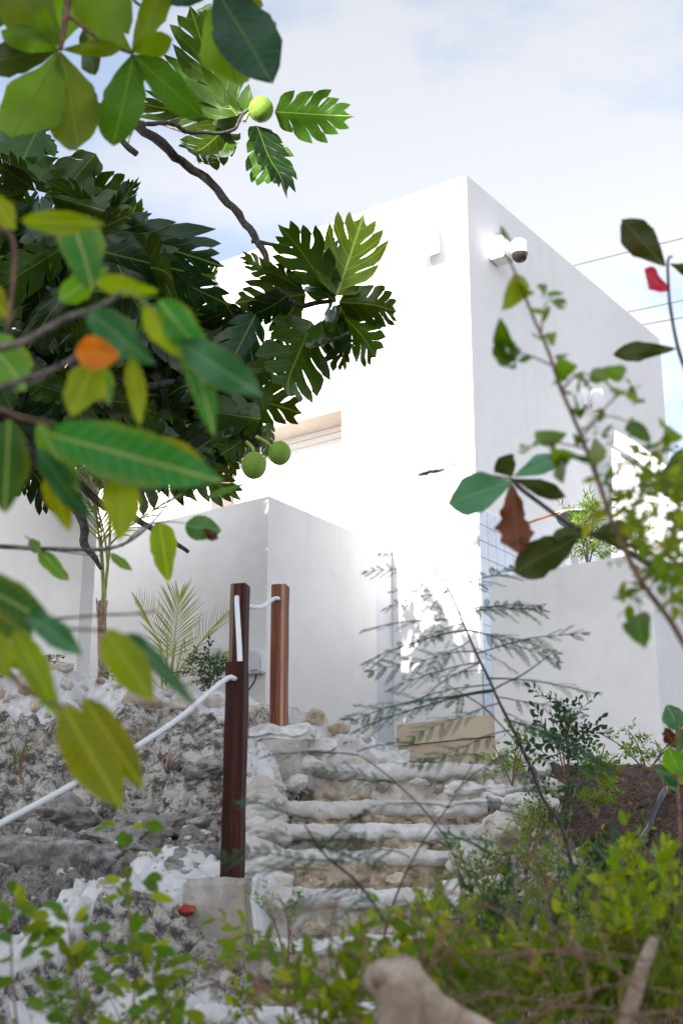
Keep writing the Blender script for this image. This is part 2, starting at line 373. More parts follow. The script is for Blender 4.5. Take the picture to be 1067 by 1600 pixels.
# ------------------------------------------------------------------ leaf meshes (unit length along +Y, normal +Z)
def w_ell(t): return math.sin(math.pi*t**.92)**.75*(1 - .12*t)
def w_obo(t): return (math.sin(math.pi*min(1, t)**1.55)**.62)*.98 + .03*(1-t)
def w_lan(t): return math.sin(math.pi*t**.8)**.9
def leaf_geo(wf, width, nseg=12, nx=2, fold=.25, droop=.15, wave=.02, seed=0, tw=0, pet=.0, jag=0, notch=None):
    rd = random.Random(seed); ph = rd.uniform(0, 6); v = []; f = []; uv = []
    for i in range(nseg+1):
        t = i/nseg; w = max(.004, wf(t)*width/2)
        if notch and i in notch: w *= notch[i]
        for j in range(-nx, nx+1):
            s = j/nx; x = s*w*(1 + .05*math.sin(9*t+ph+s) + jag*noise.noise(Vector((t*9, s*2, seed*3.1)))*abs(s))
            y = t - abs(s)*w*.12
            z = fold*abs(x) - droop*t*t + wave*math.sin(t*11 + ph + (1.5 if s > 0 else 0))*abs(s) + tw*x*t
            v.append(Vector((x, y, z))); uv.append((.5 + x, t))
    m = 2*nx+1
    for i in range(nseg):
        for j in range(m-1):
            f.append((i*m+j, i*m+j+1, (i+1)*m+j+1, (i+1)*m+j))
    return v, f, uv
LEAFS = {}
def leafset(key, wf, width, n, mat, **kw):
    out = []
    for i in range(n):
        k2 = dict(kw); k2['seed'] = i*7+1
        k2['fold'] = kw.get('fold', .25)*random.uniform(.5, 1.5); k2['droop'] = kw.get('droop', .15)*random.uniform(.3, 1.7)
        k2['tw'] = random.uniform(-.5, .5)*kw.get('tw', 1)
        v, f, uv = leaf_geo(wf, width, **k2)
        out.append(mesh('leaf', v, f, mat, True, uv))
    LEAFS[key] = out
for key, wf, wd, mat in (('almond', w_obo, .52, M_almond), ('almond_dark', w_obo, .52, M_almond_dark), ('almond_mid', w_obo, .52, M_alm_mid),
                         ('grape', w_ell, .46, M_grape), ('grape_y', w_ell, .46, M_grape_y), ('grape_b', w_ell, .46, M_grape_b),
                         ('orange', w_ell, .8, M_orange), ('red', w_obo, .5, M_redleaf)):
    leafset(key, wf, wd, 6, mat, nseg=18, nx=3, fold=.28, droop=.20, wave=.05, jag=.13)
leafset('dead', w_obo, .5, 3, M_dead, nseg=18, nx=3, fold=.5, droop=.25, wave=.10, jag=.6)
leafset('round', w_obo, .62, 4, M_small, nseg=7, nx=1, fold=.3, droop=.15)
leafset('round_dark', w_obo, .5, 4, M_small_dark, nseg=7, nx=1, fold=.3, droop=.15)

def bread_leaf(seed, mat):
    rd = random.Random(seed); K = 5
    def side(sg):
        pts = []; inner = []
        for k in range(K):
            tb = .05 + .15*k + rd.uniform(-.008, .008)
            ang = lerp(R(62), R(27), k/(K-1)) + rd.uniform(-.05, .05)
            Ln = [.30, .40, .44, .40, .30][k]*rd.uniform(.82, 1.12)
            wd = [.088, .100, .104, .094, .072][k]
            dx, dy = math.sin(ang), math.cos(ang); qx, qy = math.cos(ang), -math.sin(ang)
            def C(r): return (dx*Ln*r, tb + dy*Ln*r + .05*r*r)
            for r, w in ((.46, .78), (.6, .98), (.78, .92), (.92, .55)):
                c = C(r); pts.append((c[0]+qx*wd*w, c[1]+qy*wd*w))
            pts.append(C(1.06))
            for r, w in ((.93, .35), (.78, .62), (.6, .72), (.48, .70)):
                c = C(r); pts.append((c[0]-qx*wd*w, c[1]-qy*wd*w))
            if k == K-1: pts.pop(); pts.pop()
            inner += [C(.3), C(.55), C(.8)]
        # keep outline simple: monotone clamp of x
        pts = [(max(.03, x), y) for x, y in pts]
        return [(sg*x, y) for x, y in pts], [(sg*x, y) for x, y in inner]
    a, ia = side(1); b, ib = side(-1)
    outl = [(0, 0)] + a + [(.035, .965), (0, 1.05), (-.035, .965)] + list(reversed(b))
    n = len(outl); pts = [Vector(p) for p in outl] + [Vector(p) for p in ia + ib] + [Vector((0, .04+.06*i)) for i in range(15)]
    res = geometry.delaunay_2d_cdt(pts, [], [list(range(n))], 1, 1e-4)
    vv, ff = res[0], [list(f) for f in res[2]]
    # keep only faces whose centre is inside the outline
    def inside(p):
        c = False; j = n-1
        for i in range(n):
            xi, yi = outl[i]; xj, yj = outl[j]
            if (yi > p[1]) != (yj > p[1]) and p[0] < (xj-xi)*(p[1]-yi)/(yj-yi)+xi: c = not c
            j = i
        return c
    F = []
    for f in ff:
        c = sum((vv[i] for i in f), Vector((0, 0)))/len(f)
        if inside(c): F.append(f if (vv[f[1]]-vv[f[0]]).cross(vv[f[2]]-vv[f[0]]) > 0 else f[::-1])
    V = []; UV = []
    bend = rd.uniform(.1, 1.5); fold = rd.uniform(.05, .6); dr = rd.uniform(.2, 1.6); ph = rd.uniform(0, 6)
    for p in vv:
        x, y = p; an = bend*y
        z = -math.sin(an)*y*.5 + fold*abs(x) - dr*x*x + .025*math.sin(16*y+ph)*abs(x)/.3 + .03*math.sin(y*7+ph)
        V.append(Vector((x, y*math.cos(an*.5), z))); UV.append((.5+x, y-.02))
    return mesh('leaf', V, F, mat, True, UV)
LEAFS['bread'] = [bread_leaf(i+1, M_bread) for i in range(14)]
LEAFS['bread_young'] = [bread_leaf(i+31, M_bread_young) for i in range(3)]

def leaf_matrix(base, tip, nrm, wscale=1.0):
    y = tip - base; ln = y.length; y.normalize()
    z = nrm - y*nrm.dot(y)
    if z.length < 1e-5: z = y.orthogonal()
    z.normalize(); x = y.cross(z)
    M = Matrix((x*ln*wscale, y*ln, z*ln)).transposed().to_4x4(); M.translation = base
    return M
def put_leaf(kind, base, tip, parent, nrm=None, w=1.0, name='leaf', rd=random):
    if nrm is None: nrm = Vector((rd.uniform(-.5, .5), -1, rd.uniform(-.6, .6)))
    return obj(name, rd.choice(LEAFS[kind]), parent, leaf_matrix(base, tip, nrm, w))
def trace(root, rows, Y, twig=None):
    """rows: (kind, bx, by, tx, ty, width/length, depth offset of the base, depth offset of the tip)"""
    for r in rows:
        kind, bx, by, tx, ty, wl = r[:6]; d0 = r[6] if len(r) > 6 else 0; d1 = r[7] if len(r) > 7 else d0 + random.uniform(-.06, .06)
        b = at(bx, by, Y+d0); t = at(tx, ty, Y+d1)
        w0 = .8 if kind == 'orange' else (.46 if kind.startswith('grape') else .52)
        s = -1 if (r[8] if len(r) > 8 else random.random() < .75) else 1   # -1: underside towards the camera
        nrm = (CAMP - b).normalized()*(-s)*-1 if False else (CAMP - b).normalized()*s
        nrm = nrm + Vector((random.uniform(-.25, .25), 0, random.uniform(-.2, .2)))
        put_leaf(kind, b, t, root, nrm, wl/w0)

# ------------------------------------------------------------------ ground
BASEP = [(-8, -1.65), (.3, -1.5), (1.2, -1.0), (2.2, -.52), (3.2, -.62), (4.3, -.60), (4.75, -.30), (8.0, 1.10), (8.6, 1.14), (11, 1.2), (40, 1.5), (400, 1.5)]
def base_rel(X, Y):
    z = interp(BASEP, Y)
    z += .20*sstep((X-.85)/.8)*sstep((Y-4)/1.5)*(1 - sstep((Y-6.6)/1.2))
    z += .30*sstep((-.15-X)/.35)*sstep((Y-6.9)/.9)
    return z
def ground_at(px, py, y0=4.3, y1=12, rel=None):
    r = ray(px, py); Y = y0
    while Y < y1:
        p = CAMP + r*(Y/r.y)
        if p.z <= CZ + base_rel(p.x, Y): return p
        Y += .02
    return CAMP + r*(y1/r.y)
# white mortar ribbon across the lower rock, as lines on the slope
up_l = [ground_at(x, y) for x, y in ((-150, 1530), (0, 1462), (60, 1440), (130, 1368), (260, 1345), (345, 1352), (380, 1372))]
lo_l = [ground_at(x, y) for x, y in ((-150, 1590), (0, 1512), (90, 1490), (150, 1430), (300, 1412), (350, 1415), (380, 1430))]
UPL = [(p.x, p.y) for p in up_l]; LOL = [(p.x, p.y) for p in lo_l]
def blob(X, Y, px, py, r, ry=None):
    p = BL.get((px, py))
    if p is None: p = BL[(px, py)] = ground_at(px, py)
    ry = ry or r
    return max(0, 1 - math.hypot((X-p.x)/r, (Y-p.y)/ry))
BL = {}
def fields(X, Y):
    pl = so_ = dk = tn = 0; h = 0
    if 4.2 < Y < 9.3 and -4 < X < 4:
        wob = .06*noise.noise(Vector((X*3, Y*3, 5)))
        if X < UPL[-1][0] + .05:
            hi = interp(UPL, X) + wob; lo = interp(LOL, X) - wob
            if lo - .12 < Y < hi + .35:
                k = sstep((Y-(lo-.04))/.06)*sstep(((hi+.03)-Y)/.06)
                pl = max(pl, k); h += .055*k
                h -= .10*sstep((Y-hi)/.05)*sstep((hi+.30-Y)/.2)
                h -= .05*sstep((lo-Y)/.05+.2)*sstep((Y-(lo-.12))/.06)
        left = sstep((-.42 - X)/.2)
        dk = left*sstep((Y - 6.1)/.15)*sstep((7.35-Y)/.6)*.5  # dark rock tone, also painting the shade of the hollow under the ledge
        pl = max(pl, .75*blob(X, Y, 410, 1235, .22, .75)*1.6, .55*blob(X, Y, 320, 1185, .4, .3), .5*blob(X, Y, 60, 1190, .5, .25))
        for q in ((60, 1560, .25), (200, 1540, .2), (300, 1570, .25), (130, 1500, .1)): pl = max(pl, .62*blob(X, Y, *q)*1.5)
        so_ = sstep((X - .98 - .12*noise.noise(Vector((X*2, Y*2, 1))))/.2)
        pl = max(pl, 1.5*blob(X, Y, 740, 1380, .22, .6), 1.3*blob(X, Y, 800, 1240, .25, .3))
        tn = .5*sstep((X+.3)/.3)*(1-so_)
        h -= .17*sstep((X+.36)/.1)*sstep((.78-X)/.15)*sstep((8.2-Y)/.3)
    elif Y < 4.2: so_ = .9
    else: so_ = .55
    return pl, so_, dk, tn, h
def ground_rel(X, Y):
    z = base_rel(X, Y)
    pl, so_, dk, tn, h = fields(X, Y)
    amp = lerp(1, .3, so_)*lerp(1, .55, min(1, pl))
    if abs(X) < 5 and 1 < Y < 10:
        p = Vector((X*1.0, Y, 0))
        a = noise.fractal(p*1.7 + Vector((3, 1, 7)), .9, 2.1, 4)
        b = noise.ridged_multi_fractal(p*3.4, .8, 2.2, 4, 1.0, 2.0) - 1.1
        c = noise.turbulence(p*13, 3, False) - .6
        e = noise.noise(p*34)
        vd = noise.voronoi(p*5.5 + Vector((a, b, 0))*.5)[0]; b -= 1.1*(1 - sstep((vd[1]-vd[0])/.22))
        vd = noise.voronoi(p*15)[0]; c += .5*(1-vd[0]*1.6)
        z += amp*(.11*a + .06*b + .034*c + .010*e)
    return z + h, pl, so_, dk, tn
def axis(lo, hi, step, far_lo, far_hi):
    a = []; x = lo
    while x <= hi: a.append(x); x += step
    s = step*2; x = hi
    while x < far_hi: x += s; s *= 1.35; a.append(x)
    s = step*2; x = lo; pre = []
    while x > far_lo: x -= s; s *= 1.35; pre.append(x)
    return pre[::-1] + a
xs = axis(-2.6, 2.6, .0145, -300, 300); ys = axis(4.3, 8.9, .0155, -300, 400)
gv = []; A = {'plaster': [], 'soil': [], 'dark': [], 'tan': []}
for Y in ys:
    for X in xs:
        z, pl, so_, dk, tn = ground_rel(X, Y)
        gv.append((X, Y, CZ+z)); A['plaster'].append(pl); A['soil'].append(so_); A['dark'].append(dk); A['tan'].append(tn)
nx_ = len(xs); gf = [(j*nx_+i, j*nx_+i+1, (j+1)*nx_+i+1, (j+1)*nx_+i) for j in range(len(ys)-1) for i in range(nx_-1)]
structure(obj('ground', mesh('ground', gv, gf, M_ground, True, attrs=A)))
def gpos(px, py, y0=4.3):
    p = ground_at(px, py, y0); return Vector((p.x, p.y, CZ + ground_rel(p.x, p.y)[0]))

# ------------------------------------------------------------------ house
UL = Vector((-math.cos(HN), math.sin(HN), 0))      # along the sunlit wall, away to the left
UR = Vector((math.sin(HN), math.cos(HN), 0))       # along the shaded wall, away to the right
ZU = Vector((0, 0, 1))
C0 = at(728, 273, 11.5); ZT = C0.z; CB = Vector((C0.x, C0.y, 0)); GZ = CZ + 1.0
def W_A(px, py):   # point on sunlit wall -> (s, z)
    p = hit(px, py, CB, UR); return (p - CB).dot(UL), p.z
def W_B(px, py):   # shaded wall
    p = hit(px, py, CB, UL); return (p - CB).dot(UR), p.z
house = thing('white_house', 'large white two storey house with plain stucco walls, a sharp corner and a flat roof', 'house', (CB.x, CB.y, GZ))
lenB = W_B(1031, 547)[0]; lenA = 9.5
ws1, wz1 = W_A(534, 640); ws2, _ = W_A(333, 690); wz0 = wz1 - 1.25; DEP = .38
def P(s, z, dpt=0): return CB + UL*s + UR*dpt + ZU*z
v = []; f = []
def quad(a, b, c, d_):
    k = len(v); v.extend([a, b, c, d_]); f.append((k, k+1, k+2, k+3))
ss = [0, ws1, ws2, lenA]; zz = [GZ, wz0, wz1, ZT]
for i in range(3):
    for j in range(3):
        if i == 1 and j == 1: continue
        quad(P(ss[i+1], zz[j]), P(ss[i], zz[j]), P(ss[i], zz[j+1]), P(ss[i+1], zz[j+1]))
quad(P(0, GZ), P(0, GZ, lenB), P(0, ZT, lenB), P(0, ZT))
quad(P(lenA, GZ, lenB), P(lenA, GZ), P(lenA, ZT), P(lenA, ZT, lenB))
quad(P(0, GZ, lenB), P(lenA, GZ, lenB), P(lenA, ZT, lenB), P(0, ZT, lenB))
part('wall', mesh('wall', v, f, M_white), house)
v = []; f = []
quad(P(0, ZT), P(0, ZT, lenB), P(lenA, ZT, lenB), P(lenA, ZT)); part('roof', mesh('roof', v, f, M_white), house)
v = []; f = []
quad(P(ws1, wz1), P(ws2, wz1), P(ws2, wz1, DEP), P(ws1, wz1, DEP)); quad(P(ws1, wz0), P(ws1, wz0, DEP), P(ws2, wz0, DEP), P(ws2, wz0))
quad(P(ws1, wz0), P(ws1, wz1), P(ws1, wz1, DEP), P(ws1, wz0, DEP)); quad(P(ws2, wz0), P(ws2, wz0, DEP), P(ws2, wz1, DEP), P(ws2, wz1))
quad(P(ws1, wz0, DEP), P(ws1, wz1, DEP), P(ws2, wz1, DEP), P(ws2, wz0, DEP))
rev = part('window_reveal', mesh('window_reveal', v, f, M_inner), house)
MW = Matrix((UL, UR, ZU)).transposed().to_4x4(); MW.translation = CB     # local: x along UL, y into the wall, z up
win = box('window', (ws1+.003, DEP-.06, wz1-.05), (ws2-.003, DEP-.004, wz1-.003), M_shutter, house, MW)
PINV[win.name] = Matrix.Translation(Vector((CB.x, CB.y, GZ))).inverted()
win.matrix_parent_inverse = PINV['white_house']
nsl = 17
for i in range(nsl):
    z1 = wz1 - .055 - i*.068
    s_ = bpy.data.objects.new('slat', bm_mesh('slat', box_geo((ws1+.006, DEP-.045-.0*i, z1-.064), (ws2-.006, DEP-.022, z1), MW, .004), M_shutter)); COL.objects.link(s_)
    s_.parent = win; s_.matrix_parent_inverse = Matrix.Identity(4); 
    if z1 - .13 < wz0: break
# tiles on the foot of the shaded wall
ts0, tz1 = .015, W_B(760, 800)[1]
g = box('tile_bed', (-.006, ts0, GZ), (-.0005, ts0+1.9, tz1), M_grout, house, MW)
tw_ = .145; nt_ = 0
tme = bm_mesh('tile', box_geo((-.006, 0, 0), (0, tw_-.006, tw_-.006), None, .0015), M_tile)
for i in range(12):
    for j in range(20):
        z = tz1 - (j+1)*tw_
        if z < GZ: break
        Mt = MW @ Matrix.Translation((-.0065, ts0+.003+i*tw_, z+.003)); obj('tile', tme, house, Mt); nt_ += 1

# wing of the house: low block in front of the sunlit wall
V0 = at(420, 775, 10.5); VB = Vector((V0.x, V0.y, 0)); vzt = V0.z
p587 = hit(587, 840, VB, UL); t587 = (p587 - VB).dot(UR)
dd = Vector((math.sin(R(27.5)), math.cos(R(27.5)), 0)); E = VB + UR*t587
tt = (CB - E).dot(UR)/dd.dot(UR) - .002; Eend = E + dd*tt
wing = thing('low_wing', 'low plain block in front of the sunlit house wall, behind the wooden posts', 'wall', (VB.x, VB.y, GZ))
lw = 5.2; back = E + UL*0
v = []; f = []
Lw = VB + UL*lw; Lb = Lw + UR*((CB - Lw).dot(UR)-.002)
quad(Lw+ZU*GZ, VB+ZU*GZ, VB+ZU*vzt, Lw+ZU*vzt); quad(VB+ZU*GZ, E+ZU*GZ, E+ZU*vzt, VB+ZU*vzt)
quad(Lb+ZU*GZ, Lw+ZU*GZ, Lw+ZU*vzt, Lb+ZU*vzt)
part('wall', mesh('wall', v, f, M_wing), wing)
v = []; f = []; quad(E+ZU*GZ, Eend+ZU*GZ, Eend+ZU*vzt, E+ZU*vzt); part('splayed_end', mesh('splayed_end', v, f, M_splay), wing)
k = [Lw, VB, E, Eend, Lb]; part('coping', mesh('coping', [p+ZU*vzt for p in k], [(0, 1, 2, 3, 4)], M_white), wing)

# left garden wall
G1 = at(148, 900, 9.7); GB = Vector((G1.x, G1.y, 0)); gzt = at(148, 735, 9.7).z
# its end face starts at px 128
r_ = hit(128, 900, GB, UL); tG = (GB - r_).dot(UR)
gb0 = GB - UR*tG
gw = thing('garden_wall', 'plain pale grey garden wall at the far left behind the slender palm', 'wall', (gb0.x, gb0.y, GZ))
v = []; f = []
quad(gb0+UL*4+ZU*GZ, gb0+ZU*GZ, gb0+ZU*gzt, gb0+UL*4+ZU*gzt); quad(gb0+ZU*GZ, GB+ZU*GZ, GB+ZU*gzt, gb0+ZU*gzt)
quad(GB+ZU*GZ, GB+UL*4+ZU*GZ, GB+UL*4+ZU*gzt, GB+ZU*gzt)
part('wall', mesh('wall', v, f, M_wing), gw)
part('coping', mesh('coping', [gb0+ZU*gzt, GB+ZU*gzt, GB+UL*4+ZU*gzt, gb0+UL*4+ZU*gzt], [(0, 1, 2, 3)], M_white), gw)

# terrace wall on the right
T0 = at(765, 905, 10.1); TB = Vector((T0.x, T0.y, 0)); tzt = T0.z
q = hit(1013, 850, TB, UR); T1 = Vector((q.x, q.y, 0))
ter = thing('terrace_wall', 'blank pale terrace wall at the right below the potted shrub and shower', 'wall', (T1.x, T1.y, GZ))
th = .22
def prism(name, pts, z0, z1, mat, parent):
    n = len(pts); v = [Vector((p.x, p.y, z0)) for p in pts] + [Vector((p.x, p.y, z1)) for p in pts]
    f = [tuple(range(n-1, -1, -1)), tuple(range(n, 2*n))] + [(i, (i+1) % n, n+(i+1) % n, n+i) for i in range(n)]
    return obj(name, mesh(name, v, f, mat), parent)
T2 = T1 + UR*4
prism('front_wall', [TB, T1, T1+UR*th, TB+UR*th], GZ-.6, tzt, M_wing, ter)
prism('side_wall', [T1+UR*(th+.002), T2, T2+UL*th, T1+UR*(th+.002)+UL*th], GZ-.6, tzt-.003, M_wing, ter)
prism('terrace_floor', [TB+UR*(th+.003), T1+UL*(th+.003)+UR*(th+.003), T2+UL*(th+.003), TB+UR*4], tzt-.75, tzt-.6, M_white, ter)
# tan low planter at the foot
K1 = at(775, 1116, 10.25); KB = Vector((K1.x, K1.y, 0)); q = hit(622, 1147, KB, UR); K0 = Vector((q.x, q.y, 0))
pla = thing('stone_planter', 'low tan stone planter box at the foot of the white house corner', 'planter', (K0.x, K0.y, GZ))
prism('body', [K0, KB, KB+UR*.5, K0+UR*.5], GZ-.4, K1.z-.16, M_tan, pla)
prism('coping', [K0-UR*.02, KB-UR*.02, KB+UR*.5, K0+UR*.5], K1.z-.157, K1.z, M_tan, pla)

# outside stair at the far right
st = thing('outside_stair', 'white outside stair with a slanting parapet at the right behind the leafy shrub', 'stair', tuple(at(1010, 800, 13.5)))
def slab(name, pix, Y, thk, mat, parent):
    a = [at(x, y, Y) for x, y in pix]; n = len(a); dv = UR*thk
    v = a + [p + dv for p in a]; f = [tuple(range(n)), tuple(range(2*n-1, n-1, -1))] + [(i, n+i, n+(i+1) % n, (i+1) % n) for i in range(n)]
    return obj(name, mesh(name, v, f, mat), parent)
slab('stringer', ((960, 672), (992, 690), (1062, 745), (1052, 765), (985, 712), (958, 696)), 13.3, .12, M_plastic, st)
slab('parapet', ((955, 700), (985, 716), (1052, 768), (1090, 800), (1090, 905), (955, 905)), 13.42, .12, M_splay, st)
slab('recess_panel', ((1000, 740), (1010, 737), (1044, 765), (1036, 772)), 13.39, .02, M_plastic_grey, st)
for k_ in range(5): slab('tread', tuple((1062+k_*16+dx, 800+k_*22+dy) for dx, dy in ((0, 0), (30, -6), (30, 2), (0, 8))), 13.6, .8, M_white, st)

# fixtures on the house --------------------------------------------------
cs, cz = W_B(770, 395)
cctv = thing('security_camera', 'white dome security camera on a bracket near the top corner of the shaded wall', 'security camera', tuple(P(0, cz, cs)))
def WB(x, y, z): return MW @ Vector((-x, cs+y, cz+z))   # x out from the wall, y along, z up
def wb_box(name, a, b, mat, parent, bev=.004):
    M = MW @ Matrix.Translation((0, cs, cz)) @ Matrix.Diagonal((-1, 1, 1, 1))
    bm = box_geo(a, b, M, bev); bmesh.ops.reverse_faces(bm, faces=bm.faces[:]); return obj(name, bm_mesh(name, bm, mat), parent)
wb_box('mounting_box', (.002, -.09, -.11), (.16, .10, .11), M_plastic, cctv, .012)
dome = at(805, 396, WB(.36, 0, 0).y); 
dome = WB(.265, .02, -.06)
tube('arm', [WB(.13, .0, -.04), WB(.18, .01, .0), WB(.22, .02, .05), WB(.262, .02, .055)], .03, .026, M_plastic, cctv, 12)
Md = Matrix.Translation(dome)
lathe('housing', [(.0, .125), (.04, .12), (.066, .10), (.078, .06), (.08, -.015), (.082, -.03), (.075, -.032)], M_plastic, Md, cctv)
lathe('dome', [(.074, -.028), (.072, -.05), (.062, -.08), (.04, -.10), (.015, -.108), (0, -.109)], M_glass_dark, Md, cctv)
# flood light
fs_, fz_ = W_B(915, 632)
fl = thing('wall_spotlight', 'small white cylinder spotlight on the shaded wall behind the thin leafy shrub', 'lamp', tuple(P(0, fz_, fs_)))
Mf = MW @ Matrix.Translation((0, fs_, fz_))
obj('base', bm_mesh('base', box_geo((-.05, -.08, -.03), (-.001, .06, .05), Mf, .005), M_plastic), fl)
tube('arm', [Mf @ Vector((-.045, 0, .01)), Mf @ Vector((-.09, 0, -.02))], .014, .014, M_plastic, fl, 8)
Mc = Matrix.Translation(Mf @ Vector((-.12, .02, -.03))) @ Matrix.Rotation(R(6), 4, 'X')
lathe('head', [(0, .16), (.055, .158), (.062, .15), (.062, -.06), (.058, -.066), (.05, -.066), (.048, -.05)], M_plastic, Mc, fl)
lathe('lens', [(.048, -.052), (.02, -.052), (0, -.052)], M_plastic_grey, Mc, fl)
# flat panel on the sunlit wall
ps_, pz_ = W_A(679, 380)
pn = thing('wall_panel', 'flat white panel box standing off the sunlit wall beside the house corner', 'panel', tuple(P(ps_, pz_)))
Mp = MW @ Matrix.Translation((ps_, 0, pz_))
obj('cover', bm_mesh('cover', box_geo((-.11, -.13, -.17), (.11, -.09, .17), Mp, .004), M_plastic), pn)
obj('backing', bm_mesh('backing', box_geo((-.06, -.089, -.12), (.06, -.001, .12), Mp, .003), M_plastic_grey), pn)
tube('conduit', [Mp @ Vector((.03, -.02, -.13)), Mp @ Vector((.03, -.02, -.24))], .008, .008, M_plastic_grey, pn, 8)
# shower
hs_, hz_ = W_B(833, 830)
sh = thing('outdoor_shower', 'round speckled shower head on a copper arm above the terrace wall', 'shower', tuple(at(905, 812, 10.9)))
SC = at(904, 812, 10.9)
lathe('shower_head', [(0, .012), (.17, .012), (.178, .004), (.178, -.006), (.17, -.012), (0, -.012)], M_speckle, Matrix.Translation(SC) @ Matrix.Rotation(R(-10), 4, 'X') @ Matrix.Rotation(R(8), 4, 'Y'), sh, 40)
tube('shower_arm', [SC+Vector((0, 0, .01)), SC+Vector((-.01, 0, .055)), at(893, 794, 10.88), at(850, 808, 10.98), hit(806, 824, CB, UL)], .012, .012, M_copper, sh, 10, 2)
# plug-in transformer boxes on the wing
for i, (px, py, w, h, lab) in enumerate(((406, 1037, .13, .17, 'small pale grey power box with a black cord on the low wall between two posts'),
                                 (384, 1036, .10, .2, 'pale power box half hidden behind the leftmost wooden posts'),
                                 (341, 1030, .11, .15, 'pale power box above the dark leafed bush left of the posts'))):
    p = hit(px, py, VB - UR*.0, UR); s0 = (p - VB).dot(UL)
    if s0 < .02: p = VB + UL*.1 + ZU*p.z
    T = thing('power_box', lab, 'power box', tuple(p), 'power boxes on the low wall')
    Mx = Matrix((UL, UR, ZU)).transposed().to_4x4(); Mx.translation = p
    obj('case', bm_mesh('case', box_geo((-w/2, -.07, -h/2), (w/2, -.001, h/2), Mx, .01), M_plastic_grey), T)
    obj('label_strip', bm_mesh('label_strip', box_geo((-w*.25, -.0715, -h*.40), (w*.28, -.0702, -h*.34), Mx), M_cable), T)
    tube('cord', [Mx @ Vector((0, -.04, -h/2)), Mx @ Vector((.01, -.05, -h/2-.06)), Mx @ Vector((.06, -.06, -h/2-.12)), Mx @ Vector((.13, -.05, -h/2-.15))], .006, .006, M_black, T, 6)
# overhead wires
for (x0, y0, x1, y1, lab) in ((860, 424, 1110, 361, 'thin overhead wire crossing the sky, highest of the three'), (940, 496, 1110, 460, 'thin overhead wire crossing the sky, middle of the three'),
                              (950, 517, 1110, 488, 'thin overhead wire crossing the sky, lowest of the three')):
    a, b = at(x0, y0, 26), at(x1, y1, 22); e = b - a
    pts = [a - e*1.2, a, b, b + e*1.5]
    tag(tube('overhead_wire', pts, .011, .011, M_cable, None, 6), lab, 'wire', 'overhead wires behind the house')

# unseen house blocks added behind the camera, shaped to shade the garden ---------------
def shade_box(name, label, s0, s1, Lfar, zsh_at_A, depth):
    """box whose roof edge throws its shadow at height zsh_at_A on the sunlit wall; s along UL from the house corner"""
    ddir = Vector((SUND.x, SUND.y, 0)).normalized(); tanE = -SUND.z/math.hypot(SUND.x, SUND.y)
    kk = ddir.dot(UR); dist = Lfar/kk
    off = -ddir*dist
    a = CB + UL*s0 + off; b = CB + UL*s1 + off
    zt = zsh_at_A + dist*tanE
    t = thing(name, label, 'house', ((a.x+b.x)/2, (a.y+b.y)/2, 0))
    prism('wall', [a, b, b-UR*depth, a-UR*depth], CZ-2.0, zt, M_white, t)
    prism('roof', [a+UL*-.05+UR*.0, b+UR*.0, b-UR*(depth), a-UR*(depth)], zt+.001, zt+.05, M_white, t)
    for i in range(3):
        fr_ = prism('window', [lerp(a, b, .2+.25*i)+UR*.02, lerp(a, b, .32+.25*i)+UR*.02, lerp(a, b, .32+.25*i)-UR*.04, lerp(a, b, .2+.25*i)-UR*.04], zt-3.4, zt-2.1, M_glass_dark, t)
    return t
sL = (VB - CB).dot(UL)           # wing corner, measured along the wall
z_low = at(620, 1105, 11.7).z
z_wing = vzt - .55
shade_box('shade_caster', 'unseen white block added behind the camera on the left to cast shade', sL, sL+3.5, 19.2, z_wing, 6)
shade_box('shade_caster', 'unseen low white block added behind the camera to cast shade, between two taller ones', .05, sL-.10, 19.4, z_low-.05, 5)
shade_box('shade_caster', 'unseen white block added behind the camera on the right to cast shade', -8, .02, 19.3, z_low + .85, 6)

# ------------------------------------------------------------------ stones
def rock_mesh(name, seed, mat, sub=3, rough=.22, flat=.7):
    bm = bmesh.new(); bmesh.ops.create_icosphere(bm, subdivisions=sub, radius=1); off = Vector((seed*3.7, seed*1.3, seed*.7))
    rd = random.Random(seed)
    cuts = [(Vector((rd.uniform(-1, 1), rd.uniform(-1, 1), rd.uniform(-1, 1))).normalized(), rd.uniform(.55, .85)) for _ in range(7)]
    for v in bm.verts:
        p = v.co.copy()
        for n_, dd_ in cuts:
            q_ = p.dot(n_)
            if q_ > dd_: p -= n_*(q_-dd_)*.85
        p *= 1 + rough*noise.fractal(p*1.6+off, .9, 2.1, 4) + .05*noise.noise(p*7+off)
        p.z *= flat; v.co = p
    return bm_mesh(name, bm, mat, True)
STONES = [rock_mesh('stone', i, M_stone) for i in range(7)]
WSTONES = [rock_mesh('stone', i+20, M_whiterock, 4, .28, .75) for i in range(4)]
TSTONES = [rock_mesh('stone', i+40, M_tanrock, 3, .3, .8) for i in range(6)]
def put_stone(lst, p, r, parent, name='stone', sx=1, sy=1, sz=1, rot=None):
    M = Matrix.Translation(p) @ Matrix.Rotation(random.uniform(0, 6.28) if rot is None else rot, 4, 'Z') @ Matrix.Rotation(random.uniform(-.3, .3), 4, 'X') @ Matrix.Diagonal((r*sx, r*sy, r*sz, 1))
    return obj(name, random.choice(lst), parent, M)

